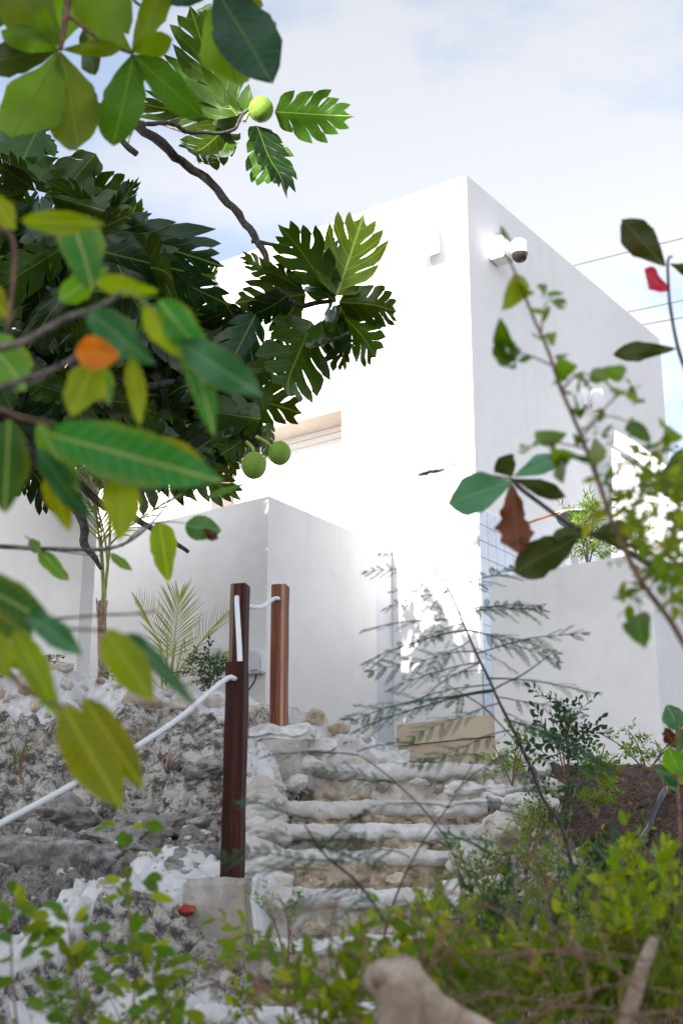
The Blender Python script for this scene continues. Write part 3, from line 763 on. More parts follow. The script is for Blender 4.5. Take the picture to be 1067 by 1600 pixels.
# rubble wall ------------------------------------------------------------
rub = thing('rubble_wall', 'low wall of pale rubble stones set in white mortar along the top of the slope', 'wall', tuple(at(250, 1178, 8.0)))
TOPL = [(-300, 1060), (0, 1052), (60, 1048), (90, 1034), (125, 1052), (200, 1066), (345, 1076), (400, 1090), (470, 1110), (545, 1140), (610, 1168), (640, 1182)]
def rub_pt(px, t):
    top = interp(TOPL, px); y = lerp(1186, top, min(1, t)); Y = lerp(7.95, 8.35, min(1, t)**1.2)
    p = at(px, y, Y)
    if t > 1: p += Vector((0, (t-1)*1.2, -(t-1)*.15))
    b = noise.fractal(p*3.2, .9, 2.1, 3)*.07 + noise.noise(p*11)*.024 + .03*(noise.turbulence(p*22, 3, False)-.6)
    return p + Vector((0, -b, b*.7))
v = []; f = []; nu, nv = 260, 34
for j in range(nv+1):
    for i in range(nu+1): v.append(rub_pt(lerp(-300, 640, i/nu), 1.35*j/nv))
for j in range(nv):
    for i in range(nu): f.append((j*(nu+1)+i, j*(nu+1)+i+1, (j+1)*(nu+1)+i+1, (j+1)*(nu+1)+i))
part('mortar', mesh('mortar', v, f, M_plaster, True), rub)
rd = random.Random(4); placed = []
for _ in range(900):
    px = rd.uniform(-260, 600); t = rd.uniform(.02, 1.02); r = rd.uniform(.04, .115)*(.8 if t > .9 else 1)
    p = rub_pt(px, t)
    if any((p-q_).length < (r+r2)*.84 for q_, r2 in placed): continue
    placed.append((p, r))
    if len(placed) > 165: break
for p, r in placed:
    put_stone(STONES if random.random() < .8 else TSTONES, p + Vector((0, .012, -.01)), r, rub, 'stone', random.uniform(.9, 1.35), .8, random.uniform(.7, 1.05))
# concrete kerb block in front of the third post
kb = thing('concrete_slab', 'rough white concrete block at the foot of the reddish wooden post', 'concrete block', tuple(at(435, 1188, 7.75)))
def rough_block(name, a, b, mat, parent, M, n=14, amp=.012, bev=.02):
    bm = box_geo(a, b, None, bev); bmesh.ops.subdivide_edges(bm, edges=bm.edges[:], cuts=n, use_grid_fill=True)
    for vv in bm.verts:
        vv.co += Vector(noise.noise_vector(vv.co*9))*amp + Vector(noise.noise_vector(vv.co*31))*amp*.35
    bmesh.ops.transform(bm, matrix=M, verts=bm.verts); return obj(name, bm_mesh(name, bm, mat, True), parent)
pk = at(437, 1150, 7.66)
rough_block('cap', (-.15, -.11, -.03), (.19, .17, .045), M_edge, kb, Matrix.Translation(pk) @ Matrix.Rotation(R(-10), 4, 'Z'), 16, .030)
for a_, b_, c_ in ((-.15, -.10, -.12), (-.05, -.12, -.22), (.16, -.08, -.16), (.22, .0, -.06), (-.17, -.02, -.26), (.08, -.12, -.27)): put_stone(WSTONES, pk + Vector((a_, b_, c_)), .075, kb, 'stone', 1.2, .9, .9)
rough_block('body', (-.10, -.10, -.30), (.16, .15, -.015), M_concrete, kb, Matrix.Translation(pk) @ Matrix.Rotation(R(-10), 4, 'Z'), 10, .012)

# rock stair --------------------------------------------------------------
stair = thing('rock_staircase', 'rough garden staircase cut in tan rock with rounded white plaster step edges', 'staircase', tuple(at(600, 1575, 5.0)))
STEPS = [(1575, 4.95, 300, 640), (1466, 5.45, 395, 700), (1388, 5.95, 432, 745), (1327, 6.42, 425, 770), (1288, 6.88, 425, 815), (1249, 7.32, 420, 760), (1193, 7.78, 392, 860)]
SP = [at(600, y, Y) for y, Y, a, b in STEPS]
for k, (y, Y, xl, xr) in enumerate(STEPS):
    z = SP[k].z; zb = SP[k-1].z if k else z - .24
    X0 = at(xl, y, Y).x; X1 = at(xr, y, Y).x; Yn = STEPS[k+1][1]+.12 if k < 6 else 9.0
    n = int((X1-X0)/.012); lip = []; prof_n = 15
    rlip = .038
    v = []; f = []
    for i in range(n+1):
        X = lerp(X0, X1, i/n); pp = Vector((X, k*5.1, 0))
        wz = .016*noise.noise(pp*2.3) + .006*noise.noise(pp*9); wy = .06*noise.noise(pp*1.6+Vector((9, 0, 0))) + .014*noise.noise(pp*7)
        hgt = .044 + .050*noise.noise(pp*2.6+Vector((0, 7, 0))) + .016*noise.noise(pp*14); hgt = max(.012, hgt)
        endf = min(1, min(i, n-i)/6)
        pr = [(Yn-Y, .0), ((Yn-Y)*.6, .004), (.12, .006), (.05, .004), (.022, -.002), (.006, -.012), (-.004, -.026), (-.008, -.04), (-.007, -.55*hgt-.02), (-.004, -.8*hgt-.02), (.004, -hgt-.02), (.022, -hgt-.028), (.06, -hgt-.03)]
        for a, b in pr:
            p = Vector((X, Y + wy + a, z + wz*endf + b))
            dn = noise.noise(p*8)*.007 + noise.turbulence(p*26, 3, False)*.009 + noise.noise(p*60)*.003
            v.append(p + Vector((0, -dn, dn)))
    m_ = len(pr)
    for i in range(n):
        for j in range(m_-1): f.append((i*m_+j, i*m_+j+1, (i+1)*m_+j+1, (i+1)*m_+j))
    f.append(tuple(range(m_))); 
    part('plaster_edge', mesh('plaster_edge', v, f, M_edge, True), stair)
    v = []; f = []; nz = max(8, int((z-zb)/.012))
    for i in range(n+1):
        X = lerp(X0-.03, X1+.03, i/n)
        for j in range(nz+1):
            t = j/nz; p = Vector((X, Y + .03 - .03*(1-t) , lerp(zb-.05, z-.05, t)))
            dn = .055*noise.fractal(p*5.5, .9, 2.1, 4) + .034*(noise.turbulence(p*18, 3, False)-.6)
            v.append(p + Vector((0, -dn, 0)))
    for i in range(n):
        for j in range(nz): f.append((i*(nz+1)+j, i*(nz+1)+j+1, (i+1)*(nz+1)+j+1, (i+1)*(nz+1)+j))
    part('rock_riser', mesh('rock_riser', v, f, M_riser, True), stair)
    for q in range(9):
        px = random.uniform(X0+.05, X1-.05)
        put_stone(TSTONES, Vector((px, Y+.045, random.uniform(zb+.02, z-.09))), random.uniform(.03, .07), stair, 'stone', 1.3, .7, .8)
# loose rocks along the right edge of the stair
RK = [(728, 1232, 7.1, .075, 1.6, .7), (655, 1222, 7.25, .05, 1.5, .6), (775, 1300, 6.4, .12, 1, 1), (745, 1345, 6.15, .13, 1, 1), (715, 1405, 5.85, .12, 1, 1), (690, 1445, 5.7, .09, 1, 1),
      (830, 1262, 6.6, .11, 1.2, .9), (760, 1390, 6.0, .08, 1, 1), (650, 1480, 5.5, .09, 1, 1), (850, 1230, 6.8, .09, 1, .8), (700, 1268, 6.9, .07, 1.2, .8)]
RL = ['flat pale rock at the right end of the second highest step', 'pale rock resting on the top step left of the mimosa stem', 'white rock lump beside the middle of the stair, highest of the big ones', 'large white rock lump beside the middle step',
      'large white rock lump below the middle step on the right', 'small white rock lump low on the right of the stair', 'white rock half hidden in the bushes right of the upper stair', 'small white rock wedged between two larger lumps beside the stair',
      'lowest white rock beside the stair above the bushes', 'pale rock at the edge of the dark soil near the top of the stair', 'small flat pale rock on the end of the third highest step']
for i, (px, py, Y, r, a, b) in enumerate(RK):
    p = at(px, py, Y)
    o = put_stone(WSTONES, p, r, None, 'border_rock', a, 1, b)
    tag(o, RL[i], 'rock', 'rocks bordering the stair')
o = put_stone(WSTONES, at(800, 1238, 6.95), .085, None, 'border_rock', 1.45, .9, .62, .15); tag(o, 'flat clean white stone lying on dark soil at the top right of the stair', 'rock', 'rocks bordering the stair')
# white plastered rocks between the posts and the stair
for i in range(15):
    t = i/14; p = at(lerp(400, 405, t) + random.uniform(-14, 16), lerp(1400, 1180, t), lerp(5.95, 7.75, t))
    put_stone(WSTONES, p, random.uniform(.07, .12), stair, 'plastered_rock', 1, 1.2, .9)
# boulders of dark limestone on the left slope
M_dark = stonemat('dark_limestone', (.10, .095, .09), (.42, .40, .37), (.20, .18, .15), .5)
DST = [rock_mesh('boulder', i+60, M_dark, 5, .34, .75) for i in range(5)]
for i, (px, py, r, lab) in enumerate(((60, 1325, .30, 'large dark weathered boulder at the left edge below the rope'), (300, 1335, .24, 'dark grey boulder just left of the nearest post'),
        (190, 1315, .19, 'rounded grey boulder in the middle of the left slope'), (110, 1262, .20, 'grey rock under the sagging white rope'), (310, 1255, .17, 'rough grey rock right of the blurred hanging leaf'),
        (230, 1225, .14, 'small grey rock below the rubble wall'), (-60, 1290, .3, 'dark rock at the very left edge of the slope'), (240, 1290, .16, 'pitted grey rock in the hollow above the plaster ribbon'), (330, 1205, .13, 'grey rock below the top of the nearest post'))):
    p = gpos(px, py)
    o = obj('boulder', DST[i % 5], None, Matrix.Translation(p + Vector((0, .08, -r*.12))) @ Matrix.Rotation(i*1.3, 4, 'Z') @ Matrix.Diagonal((r*1.25, r, r*.8, 1)))
    tag(o, lab, 'boulder', 'boulders on the left slope')
peb = []
rd = random.Random(12)
pm = [rock_mesh('pebble', i+90, M_stone, 2, .3, .8) for i in range(4)]
V = []; F = []
for _ in range(900):
    X = rd.uniform(-2, .85); Y = rd.uniform(4.6, 8.0); r = rd.uniform(.006, .022)*(1.6 if rd.random() < .1 else 1)
    z = CZ + ground_rel(X, Y)[0]; m_ = rd.choice(pm); M = Matrix.Translation((X, Y, z)) @ Matrix.Rotation(rd.uniform(0, 6), 4, 'Z') @ Matrix.Diagonal((r*1.3, r, r, 1)); off = len(V)
    V += [M @ q.co for q in m_.vertices]; F += [tuple(off+a for a in q.vertices) for q in m_.polygons]
stuff(tag(obj('pebbles', mesh('pebbles', V, F, M_stone)), 'small pale limestone pebbles scattered over the slope', 'pebbles'))

# posts --------------------------------------------------------------------
def make_post(px_c, py_top, Y, h, size, rot, holez, mat, label):
    top = at(px_c, py_top, Y); t = thing('wooden_post', label, 'post', (top.x, top.y, top.z-h), 'rope fence posts')
    M = Matrix.Translation(Vector((top.x, top.y, top.z-h))) @ Matrix.Rotation(R(rot), 4, 'Z')
    bm = box_geo((-size/2, -size/2, 0), (size/2, size/2, h), None, .004)
    bmesh.ops.subdivide_edges(bm, edges=[e for e in bm.edges if abs((e.verts[0].co-e.verts[1].co).z) > .3], cuts=24)
    for vv in bm.verts: vv.co += Vector((noise.noise(vv.co*4+top)*.0035, noise.noise(vv.co*4-top)*.0035, .0))
    me = bm_mesh('shaft', bm, mat)
    tmp = bpy.data.objects.new('tmp', me); COL.objects.link(tmp)
    bm = bmesh.new(); bmesh.ops.create_cone(bm, cap_ends=True, segments=24, radius1=.0165, radius2=.0165, depth=size*3, matrix=Matrix.Translation((0, 0, h-holez)) @ Matrix.Rotation(R(90), 4, 'X'))
    cme = bm_mesh('cut', bm, mat); cut = bpy.data.objects.new('cut', cme); COL.objects.link(cut)
    md = tmp.modifiers.new('b', 'BOOLEAN'); md.object = cut; md.operation = 'DIFFERENCE'; md.solver = 'EXACT'
    bpy.context.view_layer.update(); dg = bpy.context.evaluated_depsgraph_get()
    me2 = bpy.data.meshes.new_from_object(tmp.evaluated_get(dg)); me2.name = 'shaft'
    bpy.data.objects.remove(tmp); bpy.data.objects.remove(cut)
    if len(me2.materials) == 0: me2.materials.append(mat)
    obj('shaft', me2, t, M)
    return M @ Vector((0, -size/2, h-holez)), M @ Vector((0, size/2, h-holez)), t, M
hA, hA2, tA, MA = make_post(371, 1036, 6.0, 1.0, .082, -13, .075, M_post[0], 'dark red brown square post on the concrete block, nearest of the rope posts')
hB, hB2, tB, MB = make_post(375.5, 914, 7.0, 1.2, .082, -13, .085, M_post[1], 'dark blotchy square post directly behind the nearest post')
hC, hC2, tC, MC = make_post(438.5, 915, 7.65, 1.0, .083, -13, .085, M_post[2], 'reddish square post with a pale sapwood stripe, farthest of the rope posts')
fr = Vector((-.2, -1, 0)).normalized()
def rope(name_label, pts, r=.0125):
    P = smooth_pts(pts, 14); v, f = tube_geo(P, r, 12)
    o = obj('rope', mesh('rope', v, f, M_rope, True)); tag(o, name_label, 'rope', 'white ropes through the posts'); return o
e0 = at(0, 1287, 5.05)
rope('thick white rope sagging from the nearest post down to the left edge', [hA + Vector((.01, .075, 0)), hA + Vector((0, .0, .0)), hA+Vector((-.045, -.035, -.02)), lerp(hA, e0, .3)+Vector((0, 0, -.026)), lerp(hA, e0, .65)+Vector((0, 0, -.026)), e0, at(-250, 1415, 4.4)], .0112)
rope('white rope seen end on, dropping from the blotchy post to the nearest post', [hB + Vector((0, .06, 0)), hB, hB + Vector((.0, -.04, -.022)), lerp(hB, hA2, .5)+Vector((0.005, 0, -.05)), hA2+Vector((0, .05, .0)), hA2 + Vector((0, -.02, 0))], .0125)
rope('white rope sagging between the two taller posts', [hC + Vector((.01, .06, 0)), hC, hC + Vector((-.03, -.028, -.012)), lerp(hB2, hC, .5)+Vector((0, 0, -.035)), hB2 + Vector((.02, .02, -.008)), hB2 + Vector((0, -.03, 0))], .012)
# concrete footing of the nearest post
cb = thing('concrete_footing', 'square cast concrete block carrying the nearest post, red paint beside it', 'concrete block', tuple(at(365, 1480, 5.95)))
pc = at(357, 1374, 5.98)
Mb = Matrix.Translation(pc) @ Matrix.Rotation(R(-18), 4, 'Z')
rough_block('block', (-.145, -.13, -.31), (.145, .15, .0), M_concrete, cb, Mb, 12, .010, .015)
rough_block('plaster_side', (.1455, -.125, -.26), (.185, .14, .012), M_plaster, cb, Mb, 8, .014, .012)
p = gpos(285, 1425); o = put_stone(STONES, at(290, 1422, 5.86), .036, None, 'painted_stone', 1.5, .8, .9); o.data = o.data.copy(); o.data.materials[0] = M_red
tag(o, 'broken stone splashed with red paint left of the concrete block', 'stone')

# ------------------------------------------------------------------ breadfruit tree
YB = 8.3
bt = thing('breadfruit_tree', 'breadfruit tree with deeply lobed glossy leaves and green fruits, filling the upper left', 'tree', (-3.3, 8.6, CZ+1.3))
def br(pix, Y, r0, r1, parent=bt, mat=M_bark_dark, sides=8, name='branch', knob=.02, dY=0):
    pts = [at(x, y, Y + dY*i/(len(pix)-1)) for i, (x, y) in enumerate(pix)]
    return tube(name, pts, r0, r1, mat, parent, sides, 5, 0, knob)
tube('trunk', [(-3.3, 8.6, CZ+1.1), (-3.2, 8.6, CZ+2.2), at(-180, 620, 8.2), at(-160, 430, 7.5), at(-120, 300, 6.9)], .14, .06, M_bark, bt, 12, 6, 0, .02)
tube('branch', [at(x, y, Y) for x, y, Y in ((-120, 300, 6.9), (40, 210, 6.9), (150, 170, 7.3), (215, 195, 7.8), (275, 245, 8.2), (320, 278, 8.3), (365, 325, 8.3), (395, 365, 8.3), (415, 402, 8.3), (430, 445, 8.3), (470, 475, 8.3), (505, 470, 8.3), (525, 470, 8.3))], .040, .013, M_bark_dark, bt, 10, 5, 0, .02)
br(((395, 378), (430, 383), (450, 388)), 8.3, .014, .010)
br(((150, 170), (190, 215), (212, 242)), 7.3, .022, .018)
br(((215, 195), (260, 190), (300, 207), (355, 205), (372, 190), (392, 165)), 7.8, .016, .009, dY=.45)
br(((214, 188), (250, 195), (288, 208)), 8.15, .009, .007, bt, M_bark)
br(((205, 205), (202, 228), (210, 240)), 8.15, .007, .006, bt, M_bark)
br(((-130, 420), (0, 470), (60, 500), (120, 560), (200, 600), (300, 600), (370, 610), (400, 640), (410, 690), (385, 700)), 8.5, .05, .010)
br(((-140, 480), (0, 640), (90, 760), (128, 810), (132, 850), (150, 870), (160, 890)), 8.4, .05, .012, bt, M_bark_dark)
br(((60, 700), (150, 780), (215, 812), (250, 835), (296, 862)), 8.5, .03, .012)
br(((-130, 380), (20, 380), (130, 420), (220, 450), (330, 470), (400, 500)), 8.6, .04, .012)
br(((20, 600), (100, 470), (110, 420), (100, 330)), 8.4, .03, .012)
BL_ = [ # base, tip, width factor, underside?
 (430, 175, 540, 183, 1.0), (405, 205, 437, 312, 1.0), (400, 200, 452, 290, .6), (355, 200, 275, 275, .9), (362, 210, 340, 290, .7), (372, 185, 290, 65, .75), (375, 190, 262, 95, .55), (368, 195, 230, 160, .5), (370, 180, 330, 110, .6),
 (520, 465, 440, 340, .85), (525, 465, 560, 362, 1.0), (523, 470, 430, 400, .6), (530, 472, 652, 478, .8), (520, 480, 622, 570, .8), (515, 485, 575, 600, .55), (487, 500, 425, 640, .95), (500, 505, 520, 600, .55), (525, 465, 500, 350, .5), (480, 460, 385, 470, .8), (470, 450, 400, 405, .7),
 (440, 440, 380, 400, .7), (450, 460, 370, 520, .8), (460, 470, 420, 560, .8), (400, 490, 350, 590, .8), (350, 470, 395, 545, .7), (505, 490, 560, 520, .8),
 (410, 650, 270, 700, .9), (408, 655, 300, 640, .8), (405, 660, 330, 740, .7), (412, 640, 395, 560, .7), (405, 700, 350, 755, .5), (330, 700, 290, 770, .6), (420, 660, 415, 720, .6),
 (150, 240, 75, 330, .9), (100, 300, 230, 295, .7), (190, 420, 240, 305, 1.0), (200, 430, 300, 350, .9), (195, 430, 300, 430, .8), (190, 430, 130, 330, .8), (200, 440, 330, 440, .6), (200, 430, 190, 300, .7), (120, 330, 230, 320, .6), (310, 425, 375, 440, .5),
 (20, 640, -30, 560, .8), (30, 640, 60, 560, .8), (60, 200, 0, 320, .9), (330, 30, 300, -20, .6), (310, 20, 330, 45, .4)]
rd = random.Random(21)
def bleaf(bx, by, tx, ty, wf, Y, kind='bread', under=None):
    b = at(bx, by, Y + rd.uniform(-.15, .15)); t = at(tx, ty, Y + rd.uniform(-.3, .25))
    s = -1 if (rd.random() < .6 if under is None else under) else 1
    nrm = (CAMP - b).normalized()*s + Vector((rd.uniform(-.5, .5), rd.uniform(-.2, .2), rd.uniform(-.2, .5)))
    pe = b + (b-t)*.10
    return obj('leaf', rd.choice(LEAFS[kind]), bt, leaf_matrix(b, t, nrm, wf*1.0))
for q in BL_: bleaf(*q, 6.6 if q[0] < 160 and q[1] < 320 else YB, 'bread_young' if q[:2] == (525, 465) and q[2] == 560 else 'bread', True if q[2] > 500 or q[:2] == (430, 175) else None)
# dense crown: whorls of leaves round hidden twig ends
whorls = [(10, 270), (60, 300), (10, 380), (110, 380), (160, 350), (220, 400), (60, 430), (140, 470), (240, 470), (300, 490), (340, 540), (20, 520), (90, 560), (180, 560), (260, 560), (330, 610), (60, 640), (150, 640), (230, 650),
          (310, 670), (-40, 480), (-30, 600), (200, 500), (280, 620), (370, 590), (120, 700), (250, 700), (30, 700), (0, 440), (60, 480), (110, 520), (170, 450), (40, 590), (200, 620), (120, 620), (270, 540), (150, 410), (70, 370), (10, 640), (310, 560), (250, 600), (180, 690)]
for (wx, wy) in whorls:
    Yw = rd.uniform(8.2, 9.5) if wy > 440 else rd.uniform(6.2, 6.9); n = 5 if wx < 330 else 4
    a0 = rd.uniform(0, 6)
    for k in range(n):
        an = a0 + k*2.4; ln = rd.uniform(105, 165)*(8.3/Yw)**.6
        dx = math.cos(an)*ln; dy = math.sin(an)*ln*.7 + 22
        if wx + dx > 400 and wy < 560: dx *= .3
        bleaf(wx + dx*.12, wy + dy*.12, wx+dx, wy+dy, rd.uniform(.55, 1), Yw)
    if wx > -20: br(((wx-20, wy+25), (wx-5, wy+8), (wx, wy)), Yw, .014, .010, bt, M_bark_dark, 6)
def fruit(px, py, Y, r, stalk, sz=1.08):
    c = at(px, py, Y); bm = bmesh.new(); bmesh.ops.create_icosphere(bm, subdivisions=4, radius=1)
    for v_ in bm.verts: v_.co *= 1 + .012*noise.noise(v_.co*9)
    me = bm_mesh('fruit', bm, M_fruit, True)
    o = obj('fruit', me, bt, Matrix.Translation(c) @ Matrix.Diagonal((r, r, r*sz, 1)))
    tube('fruit_stalk', [at(x, y, Y) for x, y in stalk] + [c + (at(stalk[-1][0], stalk[-1][1], Y)-c)*.8], .012, .009, M_stalk, bt, 8, 4)
for q in ((408, 171, 8.2, .083, ((382, 190), (388, 178))), (397, 727, 8.1, .076, ((385, 690), (395, 700)), 1.12), (437, 708, 8.2, .070, ((400, 682), (415, 690))),           (405, 590, 8.4, .05, ((395, 600), (398, 597)))): fruit(*q)

# ------------------------------------------------------------------ overhead almond branches, top left
al = thing('sea_almond_tree', 'overhanging tree branch with large rounded bright green leaves, top left corner', 'tree', (-1.9, 3.0, CZ-.6))
tube('trunk', [(-1.9, 3.0, CZ-.7), (-1.75, 3.0, CZ+1), (-1.6, 3.05, CZ+2.2), (-1.2, 3.2, CZ+2.9)], .10, .05, M_bark, al, 10, 5, 0, .02)
YA = 3.25
def br2(root, pix, Y, r0, r1, mat=M_bark_brown, knob=.006, sides=8, name='branch'):
    pts = [at(*(q[:2]), Y + (q[2] if len(q) > 2 else 0)) for q in pix]
    return tube(name, pts, r0, r1, mat, root, sides, 5, 0, knob)
tube('branch', [(-1.2, 3.2, CZ+2.9), at(40, -160, 3.25), at(104, -60, YA), at(103, 20, YA), at(95, 78, YA)], .02, .0065, M_bark_brown, al, 8, 5, 0, .006)
br2(al, ((103, 20), (150, 60), (207, 84)), YA, .006, .004); br2(al, ((104, -60), (200, -30), (330, -8), (345, 0)), YA, .009, .005); br2(al, ((200, -30), (220, 8), (285, 4)), YA+.1, .005, .004)
trace(al, [('almond', 93, 80, 18, 226, .52), ('almond', 95, 82, 138, 250, .50), ('almond', 209, 86, 182, 216, .50), ('almond', 207, 84, 305, 172, .38), ('almond', 96, 78, 200, 74, .24), ('almond_dark', 92, 76, -30, 100, .45, .1),
  ('almond', 108, -40, 215, 68, .55), ('almond', 95, 70, 15, -20, .5), ('almond', 207, 82, 262, -25, .35), ('almond', 205, 80, 275, 62, .5), ('almond', 338, -5, 372, 150, .55), ('almond_dark', 342, -8, 418, 108, .50, 0, -.1, 0),
  ('almond', 345, -8, 415, 10, .5), ('almond_dark', 340, -12, 240, -8, .4, 0, 0, 0), ('almond', 95, 76, 60, 10, .35), ('almond', 92, 76, 10, 50, .38), ('almond', 205, 84, 150, 20, .4, .15), ('almond_dark', 206, 86, 232, 110, .6, .15), ('almond', 90, 70, 130, -40, .5, .2),
  ('almond', 110, 0, -40, -10, .4, .2), ('almond_dark', 130, 40, 150, 120, .4, .25), ('almond', 345, 30, 420, 105, .3, .1), ('almond', -40, 60, 20, -30, .5, .1)], YA)

# ------------------------------------------------------------------ blurred broad leaved branch at the left
gr = thing('broad_leaved_shrub', 'out of focus branch with broad green and yellowing leaves at the left edge', 'shrub', (-.95, 1.7, CZ-.9))
YG = 2.05
tube('stem', [(-.95, 1.7, CZ-1.0), (-.85, 1.8, CZ-.3), at(-120, 700, YG), at(-100, 560, YG), at(-60, 400, YG)], .022, .012, M_bark, gr, 10, 5, 0, .008)
br2(gr, ((-110, 600), (-40, 555), (40, 532), (110, 495), (150, 480), (190, 455)), YG, .008, .0035, M_bark)
br2(gr, ((-110, 640), (-30, 612), (40, 590), (95, 570), (145, 540)), YG, .007, .003, M_bark)
br2(gr, ((-60, 400), (10, 360), (22, 430), (14, 520)), YG+.1, .005, .003); br2(gr, ((95, 572), (50, 600), (0, 605), (-60, 620)), YG+.15, .003, .004, M_bark)
br2(gr, ((190, 455), (215, 462), (250, 490)), YG, .003, .002, M_stalk); br2(gr, ((-110, 700), (-20, 640), (40, 655), (90, 665)), YG, .006, .003, M_bark_brown)
br2(gr, ((-110, 900), (-30, 990), (40, 1075), (100, 1105)), YG, .007, .002, M_bark_brown); br2(gr, ((-110, 880), (0, 965), (100, 985), (180, 985)), YG+.1, .004, .002, M_bark_brown); br2(gr, ((-110, 1010), (0, 975), (190, 960), (240, 955)), YG+.5, .004, .0015, M_bark_brown)
trace(gr, [('grape', 82, 680, 325, 742, .36, 0, -.05, 0), ('grape', 15, 655, 8, 805, .48, -.05, 0, 0), ('grape_b', 60, 700, 142, 818, .30, 0, .1, 0), ('grape_y', 190, 725, 190, 850, .46), ('grape_b', 282, 535, 410, 618, .42, 0, 0, 0),
  ('grape', 250, 470, 320, 560, .5, 0, 0, 0), ('grape_y', 225, 478, 288, 562, .42), ('grape_b', 140, 485, 235, 568, .45, 0, 0, 0), ('grape_y', 205, 555, 222, 662, .30), ('grape_y', 150, 560, 112, 660, .52), ('grape_y', 35, 345, 160, 350, .32, 0, 0),
  ('grape', 115, 350, 145, 430, .6, .1), ('grape_y', -15, 305, 25, 360, .6), ('orange', 118, 548, 188, 556, .80, -.05), ('grape', 285, 500, 335, 652, .26, .05, 0, 0), ('grape_y', 150, 440, 240, 455, .35), ('grape_y', 75, 740, 108, 825, .42, .1), ('grape', 60, 660, 130, 790, .3, .1),
  ('grape', 95, 470, 160, 420, .5, .1), ('grape', 165, 690, 215, 770, .35, .1), ('grape', 150, 560, 175, 640, .4, .15), ('grape_y', 230, 690, 322, 735, .5, .1), ('grape_y', 130, 700, 210, 680, .3, .1),
  ('grape', -60, 900, 82, 968, .42, 0, 0, 0), ('grape', -60, 930, 60, 1000, .5, .1), ('grape_b', 45, 960, 128, 1020, .42, 0, 0, 0), ('grape_y', 165, 985, 240, 1098, .48), ('grape_b', 195, 990, 292, 1078, .22, .05, 0, 0), ('grape_y', 25, 985, 92, 1120, .30), ('grape_y', -20, 985, 15, 1062, .6),
  ('grape_y', 100, 1105, 192, 1268, .46), ('grape_y', 130, 1090, 228, 1235, .32, .1), ('grape', 0, 1010, 60, 1060, .3, .2), ('grape', -30, 520, 60, 620, .4, .2), ('grape_y', -50, 430, 20, 500, .5, .15), ('grape', -80, 690, -10, 790, .5)], YG)
# thin sharper twig below it
tw = thing('thin_twig', 'thin bare grey twig with a few tattered leaves crossing below the breadfruit leaves', 'twig', tuple(at(-120, 860, 3.6)))
br2(tw, ((-160, 835), (-40, 850), (60, 856), (150, 858), (200, 845), (245, 810), (270, 778)), 3.7, .008, .003, M_bark); br2(tw, ((60, 856), (45, 842), (38, 838)), 3.7, .003, .002, M_bark); br2(tw, ((190, 852), (230, 820), (290, 818)), 3.7, .003, .0015, M_bark)
br2(tw, ((85, 860), (130, 866), (160, 868)), 3.7, .002, .0015, M_bark); br2(tw, ((155, 857), (175, 868)), 3.7, .002, .001, M_stalk)
trace(tw, [('grape', 45, 842, 68, 868, .5), ('grape', 60, 855, 110, 915, .32), ('grape_y', 250, 816, 262, 900, .48), ('grape_b', 290, 822, 340, 828, .8), ('grape', 172, 865, 208, 893, .32), ('grape', 322, 778, 380, 756, .16), ('dead', 318, 825, 340, 845, .5)], 3.7)

# ------------------------------------------------------------------ right sapling with large leaves
sp_ = thing('almond_sapling', 'dark stemmed sapling with big leaves, one brown and dead, before the terrace wall', 'sapling', tuple(at(1180, 1250, 3.1)))
YR = 3.1
br2(sp_, ((1180, 1250), (1170, 1080), (1110, 948), (1040, 902), (960, 852), (885, 815), (820, 770), (800, 748)), YR, .010, .0045, M_bark_dark)
br2(sp_, ((800, 748), (760, 742), (715, 735), (700, 732)), YR, .0025, .0015, M_bark_brown); br2(sp_, ((798, 746), (788, 722), (782, 712)), YR, .0018, .0012)
br2(sp_, ((1170, 1080), (1110, 680), (1075, 590), (1055, 535), (1047, 470), (1045, 410), (1052, 402)), YR, .006, .003, M_bark_dark); br2(sp_, ((960, 852), (940, 840), (925, 836)), YR, .004, .003, M_bark_dark)
trace(sp_, [('almond_mid', 799, 752, 707, 784, .56, 0, -.05, 0), ('almond_dark', 802, 744, 775, 708, .75), ('almond_mid', 803, 744, 876, 712, .40, 0, 0, 0), ('almond_dark', 803, 748, 882, 776, .30), ('dead', 800, 755, 806, 870, .42), ('almond_dark', 905, 838, 803, 893, .52),
  ('almond_dark', 918, 832, 862, 838, .5), ('almond_dark', 925, 832, 990, 832, .55), ('almond_dark', 960, 850, 1022, 856, .16), ('dead', 702, 733, 650, 742, .18), ('dead', 702, 733, 716, 717, .25),
  ('almond_dark', 1038, 416, 972, 344, .5), ('red', 1045, 455, 994, 422, .5, 0, .05, 0), ('almond_dark', 1056, 545, 950, 550, .28, 0, 0), ('almond_dark', 1047, 412, 1085, 428, .35), ('almond_dark', 1085, 690, 1055, 788, .8)], YR)

